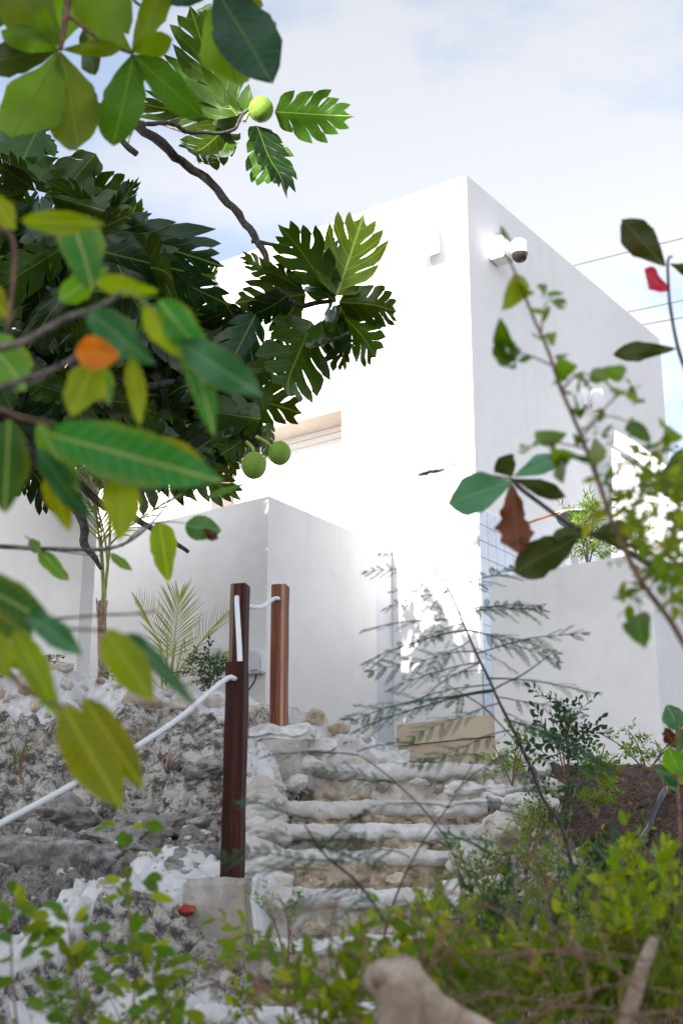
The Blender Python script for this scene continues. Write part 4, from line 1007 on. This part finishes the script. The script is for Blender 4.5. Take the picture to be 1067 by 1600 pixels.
# ------------------------------------------------------------------ leafy twigs (small leaves joined along one twig)
def twig_mesh(name, n, leafkey, mats, ln=1.0, lf=.2, seed=0, droop=.3, spread=1.0):
    rd = random.Random(seed); V = []; F = []; MI = []; UV = []; T = []
    pts = [Vector((.12*math.sin(i*.9+seed), i/8*ln, -droop*(i/8)**2 + .03*math.sin(i*1.7+seed))) for i in range(9)]
    tube_geo(pts, [lerp(.012, .004, i/8)*(1) for i in range(9)], 5, V, F, False); MI += [1]*len(F); UV += [(0, 0)]*len(V); T += [0]*len(V)
    for k in range(n):
        t = .12 + .88*k/max(1, n-1); i = min(7, int(t*8)); p = lerp(pts[i], pts[i+1], t*8-i)
        an = k*2.4 + rd.uniform(-.5, .5); up = rd.uniform(.1, .9)
        dr_ = Vector((math.cos(an)*spread, .5+up*.4, math.sin(an)*spread*.8)).normalized()
        if k == n-1: dr_ = Vector((0, 1, 0))
        L_ = lf*rd.uniform(.7, 1.2); me = rd.choice(LEAFS[leafkey])
        M = leaf_matrix(p + dr_*lf*.12, p + dr_*L_, Vector((rd.uniform(-.6, .6), rd.uniform(-.6, .2), 1)), rd.uniform(.8, 1.15))
        off = len(V); V += [M @ v_.co for v_ in me.vertices]; tv = rd.random()
        uvl = me.uv_layers[0].data; vu = [None]*len(me.vertices)
        for lp in me.loops: vu[lp.vertex_index] = tuple(uvl[lp.index].uv)
        UV += vu; T += [tv]*len(me.vertices)
        for q in me.polygons: F.append(tuple(off+a for a in q.vertices)); MI.append(0)
    return mesh(name, V, F, mats, True, UV, MI, {'tint': T})
leafset('vine', w_ell, .55, 4, M_vine, nseg=6, nx=1, fold=.3, droop=.2)
leafset('sm', w_ell, .42, 4, M_small, nseg=6, nx=1, fold=.3, droop=.2)
leafset('lance', w_lan, .26, 3, M_small, nseg=7, nx=1, fold=.2, droop=.35)
TW = {'vine': [twig_mesh('leafy_twig', 9, 'vine', [M_vine, M_bark_brown], lf=.36, seed=i) for i in range(6)],
      'green': [twig_mesh('leafy_twig', 12, 'sm', [M_small, M_bark_brown], lf=.22, seed=i+10) for i in range(6)],
      'round': [twig_mesh('leafy_twig', 14, 'round', [M_small, M_stalk], lf=.26, seed=i+20) for i in range(5)],
      'dark': [twig_mesh('leafy_twig', 16, 'round_dark', [M_small_dark, M_bark_dark], lf=.25, seed=i+30) for i in range(5)],
      'lance': [twig_mesh('leafy_twig', 18, 'lance', [M_small, M_stalk], lf=.34, seed=i+40) for i in range(5)]}
def put_twig(kind, base, tip, parent, rd=random):
    return obj('leafy_twig', rd.choice(TW[kind]), parent, leaf_matrix(base, tip, Vector((rd.uniform(-1, 1), rd.uniform(-1, .2), rd.uniform(-.2, 1)))))
def bush(label, name, cat, base, kind, n, h, spread, seed, tl=.55, group=None, stems=4, smat=M_bark_brown, sr=.005):
    rd = random.Random(seed); t = thing(name, label, cat, tuple(base), group)
    tips = []
    for k in range(stems):
        a = rd.uniform(0, 6.28); rr = rd.uniform(.3, 1)*spread
        tp = base + Vector((math.cos(a)*rr, math.sin(a)*rr*.8, h*rd.uniform(.6, 1)))
        md = lerp(base, tp, .5) + Vector((rd.uniform(-.1, .1)*h, 0, .08*h)); tips.append((base, md, tp))
        tube('stem', [base - Vector((0, 0, .04)), md, tp], sr, sr*.4, smat, t, 5, 4, 0, .004)
    for k in range(n):
        b, md, tp = rd.choice(tips); u = rd.uniform(.1, 1)
        p = lerp(b, md, u*2) if u < .5 else lerp(md, tp, u*2-1)
        dr_ = Vector((rd.uniform(-1, 1), rd.uniform(-1, .8), rd.uniform(-.1, 1.1))).normalized()
        put_twig(kind, p, p + dr_*h*tl*rd.uniform(.6, 1.15), t, rd)
    return t
# thin arching shrub on the right, out of focus
ts = thing('arching_shrub', 'tall thin arching shrub with small leaves, out of focus before the shaded wall', 'shrub', tuple(at(1150, 1300, 2.5)))
YS = 2.5
br2(ts, ((1150, 1300), (1110, 1100), (1060, 995), (1000, 905), (950, 800), (915, 700), (875, 600), (835, 500), (805, 430), (785, 392)), YS, .007, .0022, M_bark_brown)
for pix in (((905, 680), (960, 620), (1000, 600)), ((935, 760), (990, 720), (1045, 680)), ((860, 570), (820, 555), (795, 560)), ((845, 520), (850, 480), (858, 462)), ((915, 700), (860, 690), (838, 692)), ((880, 610), (905, 585), (925, 592)),
            ((960, 820), (1010, 780), (1075, 800)), ((945, 790), (990, 850), (1060, 850)), ((1000, 905), (1060, 880), (1100, 830)), ((1010, 915), (990, 930), (1005, 965)), ((905, 690), (940, 650), (985, 660)), ((950, 800), (960, 740), (1000, 700))):
    br2(ts, pix, YS, .0022, .001, M_bark_brown)
rd = random.Random(5)
LP_ = [(795, 372), (812, 440), (856, 462), (850, 480), (862, 470), (795, 545), (810, 560), (800, 575), (790, 560), (845, 530), (880, 600), (925, 590), (915, 600), (960, 610), (990, 605), (1003, 622), (975, 590), (838, 690), (830, 700), (865, 712), (900, 640), (935, 660), (950, 670),
       (985, 660), (1045, 672), (1035, 680), (1000, 700), (985, 935), (1005, 965), (975, 930), (905, 700), (880, 730), (960, 740), (1000, 760), (1020, 740), (890, 560), (940, 690), (920, 720)]
for px, py in LP_:
    for k in range(2):
        a = rd.uniform(0, 6.28); L_ = rd.uniform(14, 27); b = at(px+rd.uniform(-9, 9), py+rd.uniform(-9, 9), YS+rd.uniform(-.1, .1)); t_ = at(px+math.cos(a)*L_, py+math.sin(a)*L_*.8, YS+rd.uniform(-.1, .1))
        put_leaf('sm', b, t_, ts, Vector((rd.uniform(-.7, .7), rd.choice((-1, 1)), rd.uniform(-.5, .8))), .75, 'leaf', rd)
for k in range(80):
    u = rd.random(); px = rd.uniform(965, 1110); py = lerp(700, 905, u) + rd.uniform(-20, 20)
    if px < 1000 and py > 850: px += 60
    b = at(px, py, YS+rd.uniform(-.2, .2)); a = rd.uniform(0, 6.28)
    put_twig('vine' if k % 3 else 'green', b, b + Vector((math.cos(a), rd.uniform(-.5, .5), math.sin(a))).normalized()*rd.uniform(.06, .10), ts, rd)

# ------------------------------------------------------------------ feathery mimosa
def frond_mesh(seed, npin=8, nl=15, ln=1.0):
    rd = random.Random(seed); V = []; F = []; UV = []
    pts = [Vector((.03*math.sin(i+seed), i/8*ln, -.14*(i/8)**2)) for i in range(9)]
    tube_geo(pts, [lerp(.008, .003, i/8) for i in range(9)], 4, V, F, False); UV += [(0, 0)]*len(V)
    for k in range(npin):
        t = .25 + .75*k/(npin-1); i = min(7, int(t*8)); p = lerp(pts[i], pts[i+1], t*8-i)
        for sg in (-1, 1):
            an = R(rd.uniform(42, 62)); pl = .31*math.sin(math.pi*(.25+.62*k/(npin-1)))*rd.uniform(.85, 1.1)
            d_ = Vector((sg*math.sin(an), math.cos(an), rd.uniform(-.35, .1))).normalized(); q_ = d_.cross(Vector((0, 0, 1))).normalized()
            e = p + d_*pl; off = len(V); V += [p - q_*.002, p + q_*.002, e]; UV += [(0, 0)]*3; F.append((off, off+1, off+2))
            for j in range(nl):
                u = (j+.6)/nl; c = p + d_*pl*u + Vector((0, 0, -.09*u*u*pl))
                for s2 in (-1, 1):
                    tip = c + (q_*s2*.92 + d_*.4)*.028*math.sin(math.pi*(.15+.8*u))*1.25 + Vector((0, 0, rd.uniform(-.012, .004))); w = d_*.0085
                    off = len(V); V += [c - w*.4, lerp(c, tip, .5)+w, tip, lerp(c, tip, .5)-w]; UV += [(.4, .1)]*4; F.append((off, off+1, off+2, off+3))
    return mesh('frond', V, F, M_teal, False, UV)
FR = [frond_mesh(i, 7+i % 3) for i in range(5)]
def frond(parent, bx, by, tx, ty, Y, rd, tilt=.25):
    b = at(bx, by, Y); t = at(tx, ty, Y + rd.uniform(-.12, .12)*2)
    return obj('frond', rd.choice(FR), parent, leaf_matrix(b, t, Vector((rd.uniform(-tilt*2, tilt*2), rd.uniform(-1.3, .3), 1)), rd.uniform(.6, .85)))
mi = thing('mimosa_sapling', 'tall feathery leaved sapling with a dark thin stem in front of the house corner', 'sapling', tuple(at(905, 1400, 4.3)))
YM = 4.3; rd = random.Random(9)
br2(mi, ((905, 1420), (880, 1300), (850, 1250), (815, 1170), (790, 1120), (768, 1075), (745, 1025), (728, 985), (705, 930), (680, 890), (668, 855), (665, 838)), YM, .0065, .0018, M_bark_dark)
FRL = [(668, 868, 722, 848), (670, 875, 600, 855), (680, 890, 572, 880), (685, 895, 620, 930), (700, 925, 612, 912), (705, 930, 800, 868), (715, 955, 850, 932), (718, 960, 832, 925), (722, 968, 575, 962), (728, 985, 568, 1008), (730, 985, 865, 1000), (745, 1020, 900, 968),
       (742, 1018, 585, 1032), (750, 1035, 610, 1055), (760, 1060, 925, 1058), (765, 1070, 640, 1075), (770, 1080, 560, 1090), (775, 1090, 905, 1100), (780, 1100, 650, 1130), (795, 1125, 930, 1160), (800, 1140, 660, 1175), (735, 1000, 670, 1030), (690, 905, 760, 905), (810, 1165, 900, 1200), (812, 1168, 700, 1215),
       (725, 975, 650, 985), (755, 1048, 680, 1045), (740, 1012, 810, 1040), (700, 920, 650, 960), (790, 1115, 860, 1140)]
for q in FRL: frond(mi, *q, YM, rd)
for q in FRL[4::3]: frond(mi, q[0], q[1], q[2]+rd.uniform(-25, 45)*(1 if q[2] < q[0] else -1), q[3]+rd.uniform(8, 30), YM, rd)
for q in (((770, 1080), (820, 1050), (870, 1015)), ((815, 1170), (760, 1110), (700, 1070))): br2(mi, q, YM, .003, .0015, M_bark_dark)
m2 = thing('mimosa_sapling', 'low feathery leaved seedling with drooping fronds crossing the rock steps', 'sapling', tuple(at(600, 1480, 3.9)))
br2(m2, ((600, 1470), (610, 1420), (650, 1330), (700, 1260), (745, 1180)), 3.9, .0035, .0014, M_bark_dark); br2(m2, ((715, 1480), (722, 1400), (690, 1300), (620, 1225), (560, 1180)), 4.0, .0032, .0014, M_bark_dark); br2(m2, ((600, 1440), (560, 1380), (500, 1330), (470, 1280)), 3.6, .004, .002, M_bark_dark)
for q in ((560, 1345, 420, 1270, 3.4), (540, 1350, 350, 1312, 3.4), (520, 1360, 390, 1345, 3.4), (500, 1330, 560, 1250, 3.6), (640, 1340, 520, 1300, 3.8), (655, 1320, 760, 1290, 3.9), (745, 1180, 640, 1175, 3.9), (745, 1180, 830, 1215, 3.9), (620, 1225, 500, 1190, 4), (560, 1180, 420, 1160, 4), (690, 1300, 800, 1330, 3.9),
          (470, 1280, 380, 1230, 3.6), (700, 1260, 590, 1240, 3.9), (700, 1262, 800, 1235, 3.9), (560, 1380, 450, 1400, 3.5), (575, 1400, 500, 1440, 3.5), (610, 1420, 520, 1370, 3.7), (560, 1175, 640, 1140, 4), (480, 1300, 580, 1330, 3.5)):
    frond(m2, *q, rd, .2)

# ------------------------------------------------------------------ palms
def palm_frond(seed, n=26, ln=1.0, lw=.016, ll=.42, arch=.5):
    rd = random.Random(seed); V = []; F = []; UV = []; T = []
    def sp2(t): return Vector((0, t*ln*(1-.12*arch*t), -arch*.55*t*t*ln))
    tube_geo([sp2(i/8) for i in range(9)], [lerp(.012, .004, i/8) for i in range(9)], 5, V, F, False); UV += [(.5, .5)]*len(V); T += [.2]*len(V)
    for k in range(n):
        t = .22 + .78*k/(n-1); p = sp2(t)
        for sg in (-1, 1):
            L_ = ll*math.sin(math.pi*(.18+.72*(t-.22)/.78))**.7*rd.uniform(.85, 1.1); an = lerp(R(62), R(22), (t-.22)/.78) + rd.uniform(-.08, .08)
            d_ = Vector((sg*math.sin(an), math.cos(an), .25)).normalized(); q_ = Vector((0, 0, 1)).cross(d_).normalized(); off = len(V); tv = rd.random()
            for j, (u, w) in enumerate(((0, .4), (.3, 1), (.65, .8), (1, .08))):
                c = p + d_*L_*u + Vector((0, 0, -.30*u*u*L_)); V += [c - q_*lw*w, c + q_*lw*w]; UV += [(.5, u), (.52, u)]; T += [tv, tv]
            for j in range(3): F.append((off+2*j, off+2*j+1, off+2*j+3, off+2*j+2))
    return mesh('frond', V, F, M_palm, False, UV, None, {'tint': T})
PF = [palm_frond(i, 17+2*i, 1.0, .0075, .46, .3+.2*i) for i in range(4)]
def palm(root, rows, Y, rd):
    for bx, by, tx, ty, w in rows:
        b = at(bx, by, Y + rd.uniform(-.03, .03)); t = at(tx, ty, Y + rd.uniform(-.25, .2))
        obj('frond', rd.choice(PF), root, leaf_matrix(b, t, (CAMP-b).normalized()*rd.choice((-.4, .6)) + Vector((rd.uniform(-.3, .3), 0, .9)), w))
rd = random.Random(3)
p1 = thing('areca_palm', 'small yellow green palm clump behind the rubble wall beside the posts', 'palm', tuple(at(265, 1090, 8.7)))
palm(p1, [(266, 1060, 284, 905, .75), (264, 1060, 250, 935, .7), (268, 1070, 345, 990, .55), (260, 1072, 225, 995, .5), (272, 1080, 340, 1045, .4), (268, 1075, 318, 940, .6), (258, 1085, 236, 1050, .4)], 8.7, rd)
for dx in (-9, -3, 4, 10): tube('stalk', [at(262+dx, 1092, 8.7), at(264+dx*1.2, 1050, 8.7), at(268+dx*2, 1000, 8.7)], .010, .005, M_stalk, p1, 6, 4)
p2 = thing('slender_palm', 'slender palm with grey sheathed trunk and upright fronds before the garden wall', 'palm', tuple(at(162, 1075, 8.9)))
tube('trunk', [at(162, 1080, 8.9), at(161, 1030, 8.9), at(160, 985, 8.9), at(160, 940, 8.9)], .036, .026, M_sheath, p2, 12, 5, 0, .004)
for a, b, c in ((151, 935, 156), (168, 938, 163), (160, 928, 160)): tube('sheath', [at(c, 985, 8.86), at((a+c)/2, 955, 8.86), at(a, b, 8.86)], .014, .004, M_sheath, p2, 6, 3)
tube('stalk', [at(161, 985, 8.88), at(162, 930, 8.88), at(158, 860, 8.88), at(148, 790, 8.88)], .016, .007, M_stalk, p2, 8, 4); tube('stalk', [at(161, 985, 8.9), at(165, 920, 8.9), at(172, 850, 8.9), at(172, 780, 8.9)], .014, .006, M_stalk, p2, 8, 4)
palm(p2, [(163, 900, 150, 660, .45), (168, 880, 165, 700, .45), (165, 860, 260, 740, .7), (160, 830, 110, 700, .7), (170, 800, 230, 690, .7), (160, 850, 200, 720, .4)], 8.9, rd)
p3 = thing('palm_seedling', 'low palm with arching fronds behind the rubble wall at the far left', 'palm', tuple(at(-30, 1075, 8.7)))
palm(p3, [(-20, 1065, 125, 1030, .55), (-25, 1060, 90, 985, .55), (-30, 1060, 40, 960, .6), (-30, 1065, 60, 1050, .5), (-30, 1050, -90, 930, .7)], 8.7, rd)

# ------------------------------------------------------------------ garden bushes on the slope
def pos(px, py, Y): return at(px, py, Y)
bush('small dark leaved bush behind the nearest wooden post, beside the palm clump', 'dark_leaved_bush', 'bush', at(325, 1085, 8.6), 'dark', 34, .24, .22, 1, .5, 'dark leaved plants behind the rubble wall')
bush('small dark leaved plant at the foot of the slender palm trunk', 'dark_leaved_bush', 'bush', at(172, 1078, 8.55), 'dark', 12, .12, .12, 2, .6, 'dark leaved plants behind the rubble wall')
bush('small dark leaved plant on the rubble wall left of the white rock peak', 'dark_leaved_bush', 'bush', at(75, 1055, 8.55), 'dark', 10, .14, .08, 3, .6, 'dark leaved plants behind the rubble wall')
bush('potted shrub with fresh narrow leaves on the terrace beside the shower head', 'potted_shrub', 'shrub', at(918, 880, 10.6), 'lance', 44, .50, .24, 4, .34, None, 6, M_bark, .007)
bush('small shrub with narrow leaves behind the terrace wall at the far right', 'potted_shrub', 'shrub', at(992, 862, 11.2), 'lance', 16, .26, .2, 5, .5, None, 4, M_bark, .005)
SPOTS = [(545*1+0, 0, 0)]
G1_ = 'green shrubs along the soil bank'
for i, (px, py, Y, kind, n, h, spd, lab) in enumerate((
    (800, 1215, 6.8, 'round', 16, .26, .10, 'slim upright seedling with pale round leaves at the top of the stair'),
    (885, 1220, 6.9, 'dark', 30, .42, .10, 'narrow upright shrub with small dark leaves against the terrace wall'),
    (945, 1235, 6.6, 'round', 40, .20, .22, 'low glossy green shrub at the foot of the terrace wall'),
    (1010, 1195, 7.0, 'round', 40, .18, .28, 'low bright green shrub on top of the soil bank'),
    (880, 1310, 6.0, 'dark', 30, .24, .22, 'green shrub at the edge of the dark soil beside the stair'),
    (930, 1270, 6.3, 'round', 34, .17, .2, 'low shrub in the middle of the bare soil'),
    (820, 1350, 5.7, 'green', 40, .24, .2, 'green leafy shrub right of the big white rocks'),
    (870, 1410, 5.2, 'green', 26, .26, .26, 'dark green shrub below the bare soil bank'),
    (760, 1440, 5.0, 'green', 50, .26, .24, 'dense green shrub at the lower right of the stair'),
    (1040, 1230, 6.4, 'green', 26, .16, .2, 'small shrub on the soil beside the right edge'),
    (950, 1430, 5.0, 'green', 22, .26, .3, 'dense shrub below the purple pipe'),
    (1050, 1420, 4.9, 'green', 20, .25, .25, 'shrub at the right edge below the pipe'),
    (30, 1215, 7.4, 'green', 12, .20, .07, 'thin weed growing under the rubble wall at the left edge'),
    (130, 1200, 7.6, 'green', 8, .08, .08, 'tiny green weed on the slope under the rubble wall'),
    (260, 1195, 7.4, 'green', 8, .07, .09, 'tiny bright weed on grey rock left of the nearest post'),
    (305, 1160, 7.8, 'green', 6, .06, .08, 'tiny weed at the foot of the rubble wall near the posts'))):
    bush(lab, 'leafy_shrub', 'shrub', at(px, py, Y), kind, n, h, spd, 40+i, .45, G1_)
# big glossy leaves at the right edge
bl = thing('broad_leaved_seedling', 'seedling with big round glossy leaves at the right edge on the soil bank', 'seedling', tuple(at(1062, 1215, 4.6)))
br2(bl, ((1062, 1330), (1058, 1230), (1060, 1160), (1055, 1110)), 4.6, .006, .003, M_bark_brown)
trace(bl, [('grape_b', 1062, 1140, 1042, 1100, .9, 0, 0, 0), ('grape', 1062, 1180, 1090, 1130, .8, 0, 0, 0), ('grape_b', 1058, 1235, 1028, 1190, .25, 0, 0, 0), ('grape', 1060, 1210, 1045, 1165, .9), ('dead', 1055, 1170, 1040, 1140, .5), ('grape_b', 1060, 1240, 1020, 1195, .2, 0, 0, 0), ('grape', 1064, 1200, 1085, 1230, .8)], 4.6)
# irrigation pipe
tag(tube('irrigation_pipe', [gpos(1075, 1190)+ZU*.03, gpos(1048, 1240)+ZU*.03, gpos(1015, 1300)+ZU*.025, gpos(975, 1345)+ZU*.02, gpos(950, 1372)+ZU*.01], .014, .014, M_pipe, None, 10), 'dark purple grey irrigation pipe lying on the bare soil at the right', 'pipe')

# ------------------------------------------------------------------ foreground tangle
rd = random.Random(77)
FG = [ # px, py of the base, depth, kind, n, height, spread, label
 (560, 1690, 2.7, 'vine', 34, .18, .16, 'yellow green vine thicket above the driftwood log'),
 (440, 1660, 2.9, 'vine', 22, .20, .14, 'bright vine sprigs below the concrete block'),
 (700, 1660, 2.9, 'vine', 40, .24, .18, 'yellow green thicket at the bottom centre right of the log'),
 (800, 1660, 2.7, 'vine', 60, .26, .2, 'tangled yellow green thicket at the bottom right of centre'),
 (920, 1640, 2.8, 'vine', 60, .28, .2, 'sunny thicket of small leaves toward the bottom right'),
 (1030, 1640, 2.7, 'vine', 60, .34, .18, 'tall yellow green thicket in the bottom right corner'),
 (860, 1560, 3.3, 'green', 60, .28, .24, 'green undergrowth behind the yellow thicket'),
 (740, 1560, 3.5, 'green', 46, .26, .24, 'green undergrowth below the white rocks'),
 (980, 1540, 3.4, 'green', 60, .30, .22, 'green undergrowth on the right behind the tall thicket'),
 (610, 1590, 3.4, 'green', 22, .16, .2, 'green sprigs at the foot of the stair'),
 (450, 1500, 3.6, 'green', 14, .2, .10, 'green sprigs right of the concrete block'),
 (80, 1690, 2.8, 'green', 46, .20, .2, 'dark green bush in the bottom left corner'),
 (200, 1700, 2.9, 'vine', 22, .2, .16, 'loose green sprigs at the bottom left'),
 (330, 1690, 2.7, 'vine', 26, .17, .14, 'loose yellow green sprigs left of the log'),
 (520, 1650, 2.5, 'vine', 46, .26, .22, 'blurred yellow green sprigs left of the driftwood log'),
 (650, 1610, 3.0, 'vine', 40, .22, .2, 'blurred yellow green sprigs rising behind the driftwood log'),
 (740, 1600, 2.6, 'vine', 40, .22, .2, 'blurred yellow green sprigs right of the driftwood log'),
 (1060, 1480, 3.2, 'vine', 40, .26, .14, 'yellow green sprigs at the right edge below the soil bank')]
for i, (px, py, Y, kind, n, h, spd, lab) in enumerate(FG):
    bush(lab, 'undergrowth_bush', 'bush', at(px, py, Y+.65), ('dark' if i in (6, 8) else kind), int(n*(.6 if kind == 'vine' else .7)), h*1.05, spd*1.35, 300+i, .48, 'undergrowth along the bottom of the picture', 5, M_bark_brown, .0024)
# slim upright sprigs in front of the left slope
for i, (pix, Y, lab) in enumerate(((((205, 1640), (208, 1500), (200, 1400), (198, 1290)), 3.3, 'slim blurred sprig with sparse leaves rising before the plaster ribbon'), (((30, 1640), (22, 1500), (25, 1400)), 3.0, 'blurred sprig with green leaves at the left edge of the slope'),
                                   (((110, 1660), (120, 1540), (105, 1440)), 3.1, 'blurred sprig between the left edge and the plaster ribbon'), (((300, 1660), (250, 1560), (235, 1480)), 3.2, 'blurred leaning sprig left of the concrete block'))):
    t = thing('leafy_sprig', lab, 'sprig', tuple(at(*pix[0], Y)), 'blurred sprigs before the left slope'); br2(t, pix, Y, .003, .0012, M_bark_brown)
    P_ = smooth_pts([at(*q, Y) for q in pix], 5)
    for k in range(34):
        b = rd.choice(P_[3:]); a = rd.uniform(-.6, 3.7); L_ = rd.uniform(.035, .07)
        m_ = b + Vector((math.cos(a)*rd.uniform(.0, .06), rd.uniform(-.03, .03), 0))
        put_leaf('vine' if rd.random() < .5 else 'round', m_, m_ + Vector((math.cos(a), rd.uniform(-.4, .4), math.sin(a)*.6-.1)).normalized()*L_*.75, t, Vector((rd.uniform(-.6, .6), -1, rd.uniform(-.3, .9))), .9, 'leaf', rd)
# bare brown twigs and grass
tg = []; V = []; F = []
for k in range(70):
    px = rd.uniform(380, 1150); py = rd.uniform(1470, 1680); Y = rd.uniform(2.4, 3.4)
    if px < 600 and py < 1520: continue
    a = at(px, py, Y); ang = rd.uniform(-.5, 3.6); L_ = rd.uniform(.08, .3); e = a + Vector((math.cos(ang)*L_, rd.uniform(-.1, .1), math.sin(ang)*L_*.6))
    mdp = lerp(a, e, .5) + Vector((rd.uniform(-.02, .02), 0, rd.uniform(-.01, .04)))
    tube_geo(smooth_pts([a, mdp, e], 4), .0022, 4, V, F, False)
stuff(tag(obj('dry_twigs', mesh('dry_twigs', V, F, M_bark_brown, True)), 'tangle of thin dry brown twigs woven through the bottom thicket', 'twigs'))
V = []; F = []; UV = []; T = []
for k in range(1500):
    px = rd.uniform(660, 1150); py = rd.uniform(1400, 1660); Y = rd.uniform(2.9, 5.0)
    p = at(px, py, Y)
    if k % 2: 
        g_ = gpos(rd.uniform(700, 1067), rd.uniform(1330, 1560), 4.3); p = g_
    L_ = rd.uniform(.05, .16); a = rd.uniform(0, 6.28); tip = p + Vector((math.cos(a)*L_*.5, math.sin(a)*L_*.5, L_*rd.uniform(.4, 1))); w = Vector((-math.sin(a), math.cos(a), 0))*.0022
    off = len(V); V += [p-w, p+w, lerp(p, tip, .55)+w*.8+Vector((0, 0, .01)), tip, lerp(p, tip, .55)-w*.8+Vector((0, 0, .01))]; F.append((off, off+1, off+2, off+3, off+4)); UV += [(.5, .5)]*5; T += [rd.random()]*5
stuff(tag(obj('grass', mesh('grass', V, F, M_grass, False, UV, None, {'tint': T})), 'thin green grass blades between the shrubs at the lower right', 'grass'))
V = []; F = []; UV = []; T = []
for k in range(420):
    X = rd.uniform(.9, 2.6) if k < 300 else rd.uniform(-2, .9); Y = rd.uniform(4.8, 7.8); z = CZ + ground_rel(X, Y)[0] + .008
    me = rd.choice(LEAFS['dead']); a = rd.uniform(0, 6.28); L_ = rd.uniform(.02, .06); b = Vector((X, Y, z)); M = leaf_matrix(b, b + Vector((math.cos(a), math.sin(a), rd.uniform(-.1, .4)))*L_, Vector((rd.uniform(-.4, .4), rd.uniform(-.8, .2), 1)), .8)
    off = len(V); V += [M @ q.co for q in me.vertices]; F += [tuple(off+i_ for i_ in q.vertices) for q in me.polygons]; UV += [(.5, .5)]*len(me.vertices); T += [rd.random()]*len(me.vertices)
stuff(tag(obj('leaf_litter', mesh('leaf_litter', V, F, M_litter, True, UV, None, {'tint': T})), 'dry brown fallen leaves scattered on the soil and rock', 'fallen leaves'))
# driftwood log
lg = thing('driftwood_log', 'pale weathered driftwood log lying at the bottom edge in front of the thicket', 'log', tuple(at(640, 1570, 2.2)))
def limb(name, pts, rad, parent, seed=0):
    P = smooth_pts(pts, 10); n = len(P); sides = 26; v = []; f = []
    rr = [interp([(i/(len(rad)-1), r) for i, r in enumerate(rad)], i/(n-1)) for i in range(n)]
    tube_geo(P, rr, sides, v, f)
    out = []
    for i, p in enumerate(v):
        c = P[min(n-1, i//sides)]; d_ = p - c
        k = 1 + .22*noise.fractal(p*14+Vector((seed, 0, 0)), .9, 2.1, 4) + .05*noise.noise(p*60)
        out.append(c + d_*k)
    return obj(name, mesh(name, out, f, M_log, True), parent)
limb('trunk', [at(572, 1545, 2.55), at(590, 1538, 2.55), at(612, 1545, 2.55), at(648, 1570, 2.55), at(700, 1600, 2.58), at(780, 1640, 2.6), at(900, 1690, 2.6)], [.012, .040, .060, .048, .036, .032, .030], lg)
limb('stub', [at(625, 1560, 2.52), at(622, 1600, 2.5), at(618, 1670, 2.5)], [.042, .036, .034], lg, 5)
limb('knot', [at(600, 1535, 2.53), at(588, 1520, 2.5)], [.02, .012], lg, 7)
lg2 = thing('dead_branch', 'grey dead branch leaning in the thicket at the bottom right', 'branch', tuple(at(1000, 1560, 2.8)))
limb('stem', [at(1022, 1465, 2.8), at(1005, 1510, 2.8), at(985, 1570, 2.8), at(960, 1640, 2.8)], [.008, .015, .014, .010], lg2, 9)
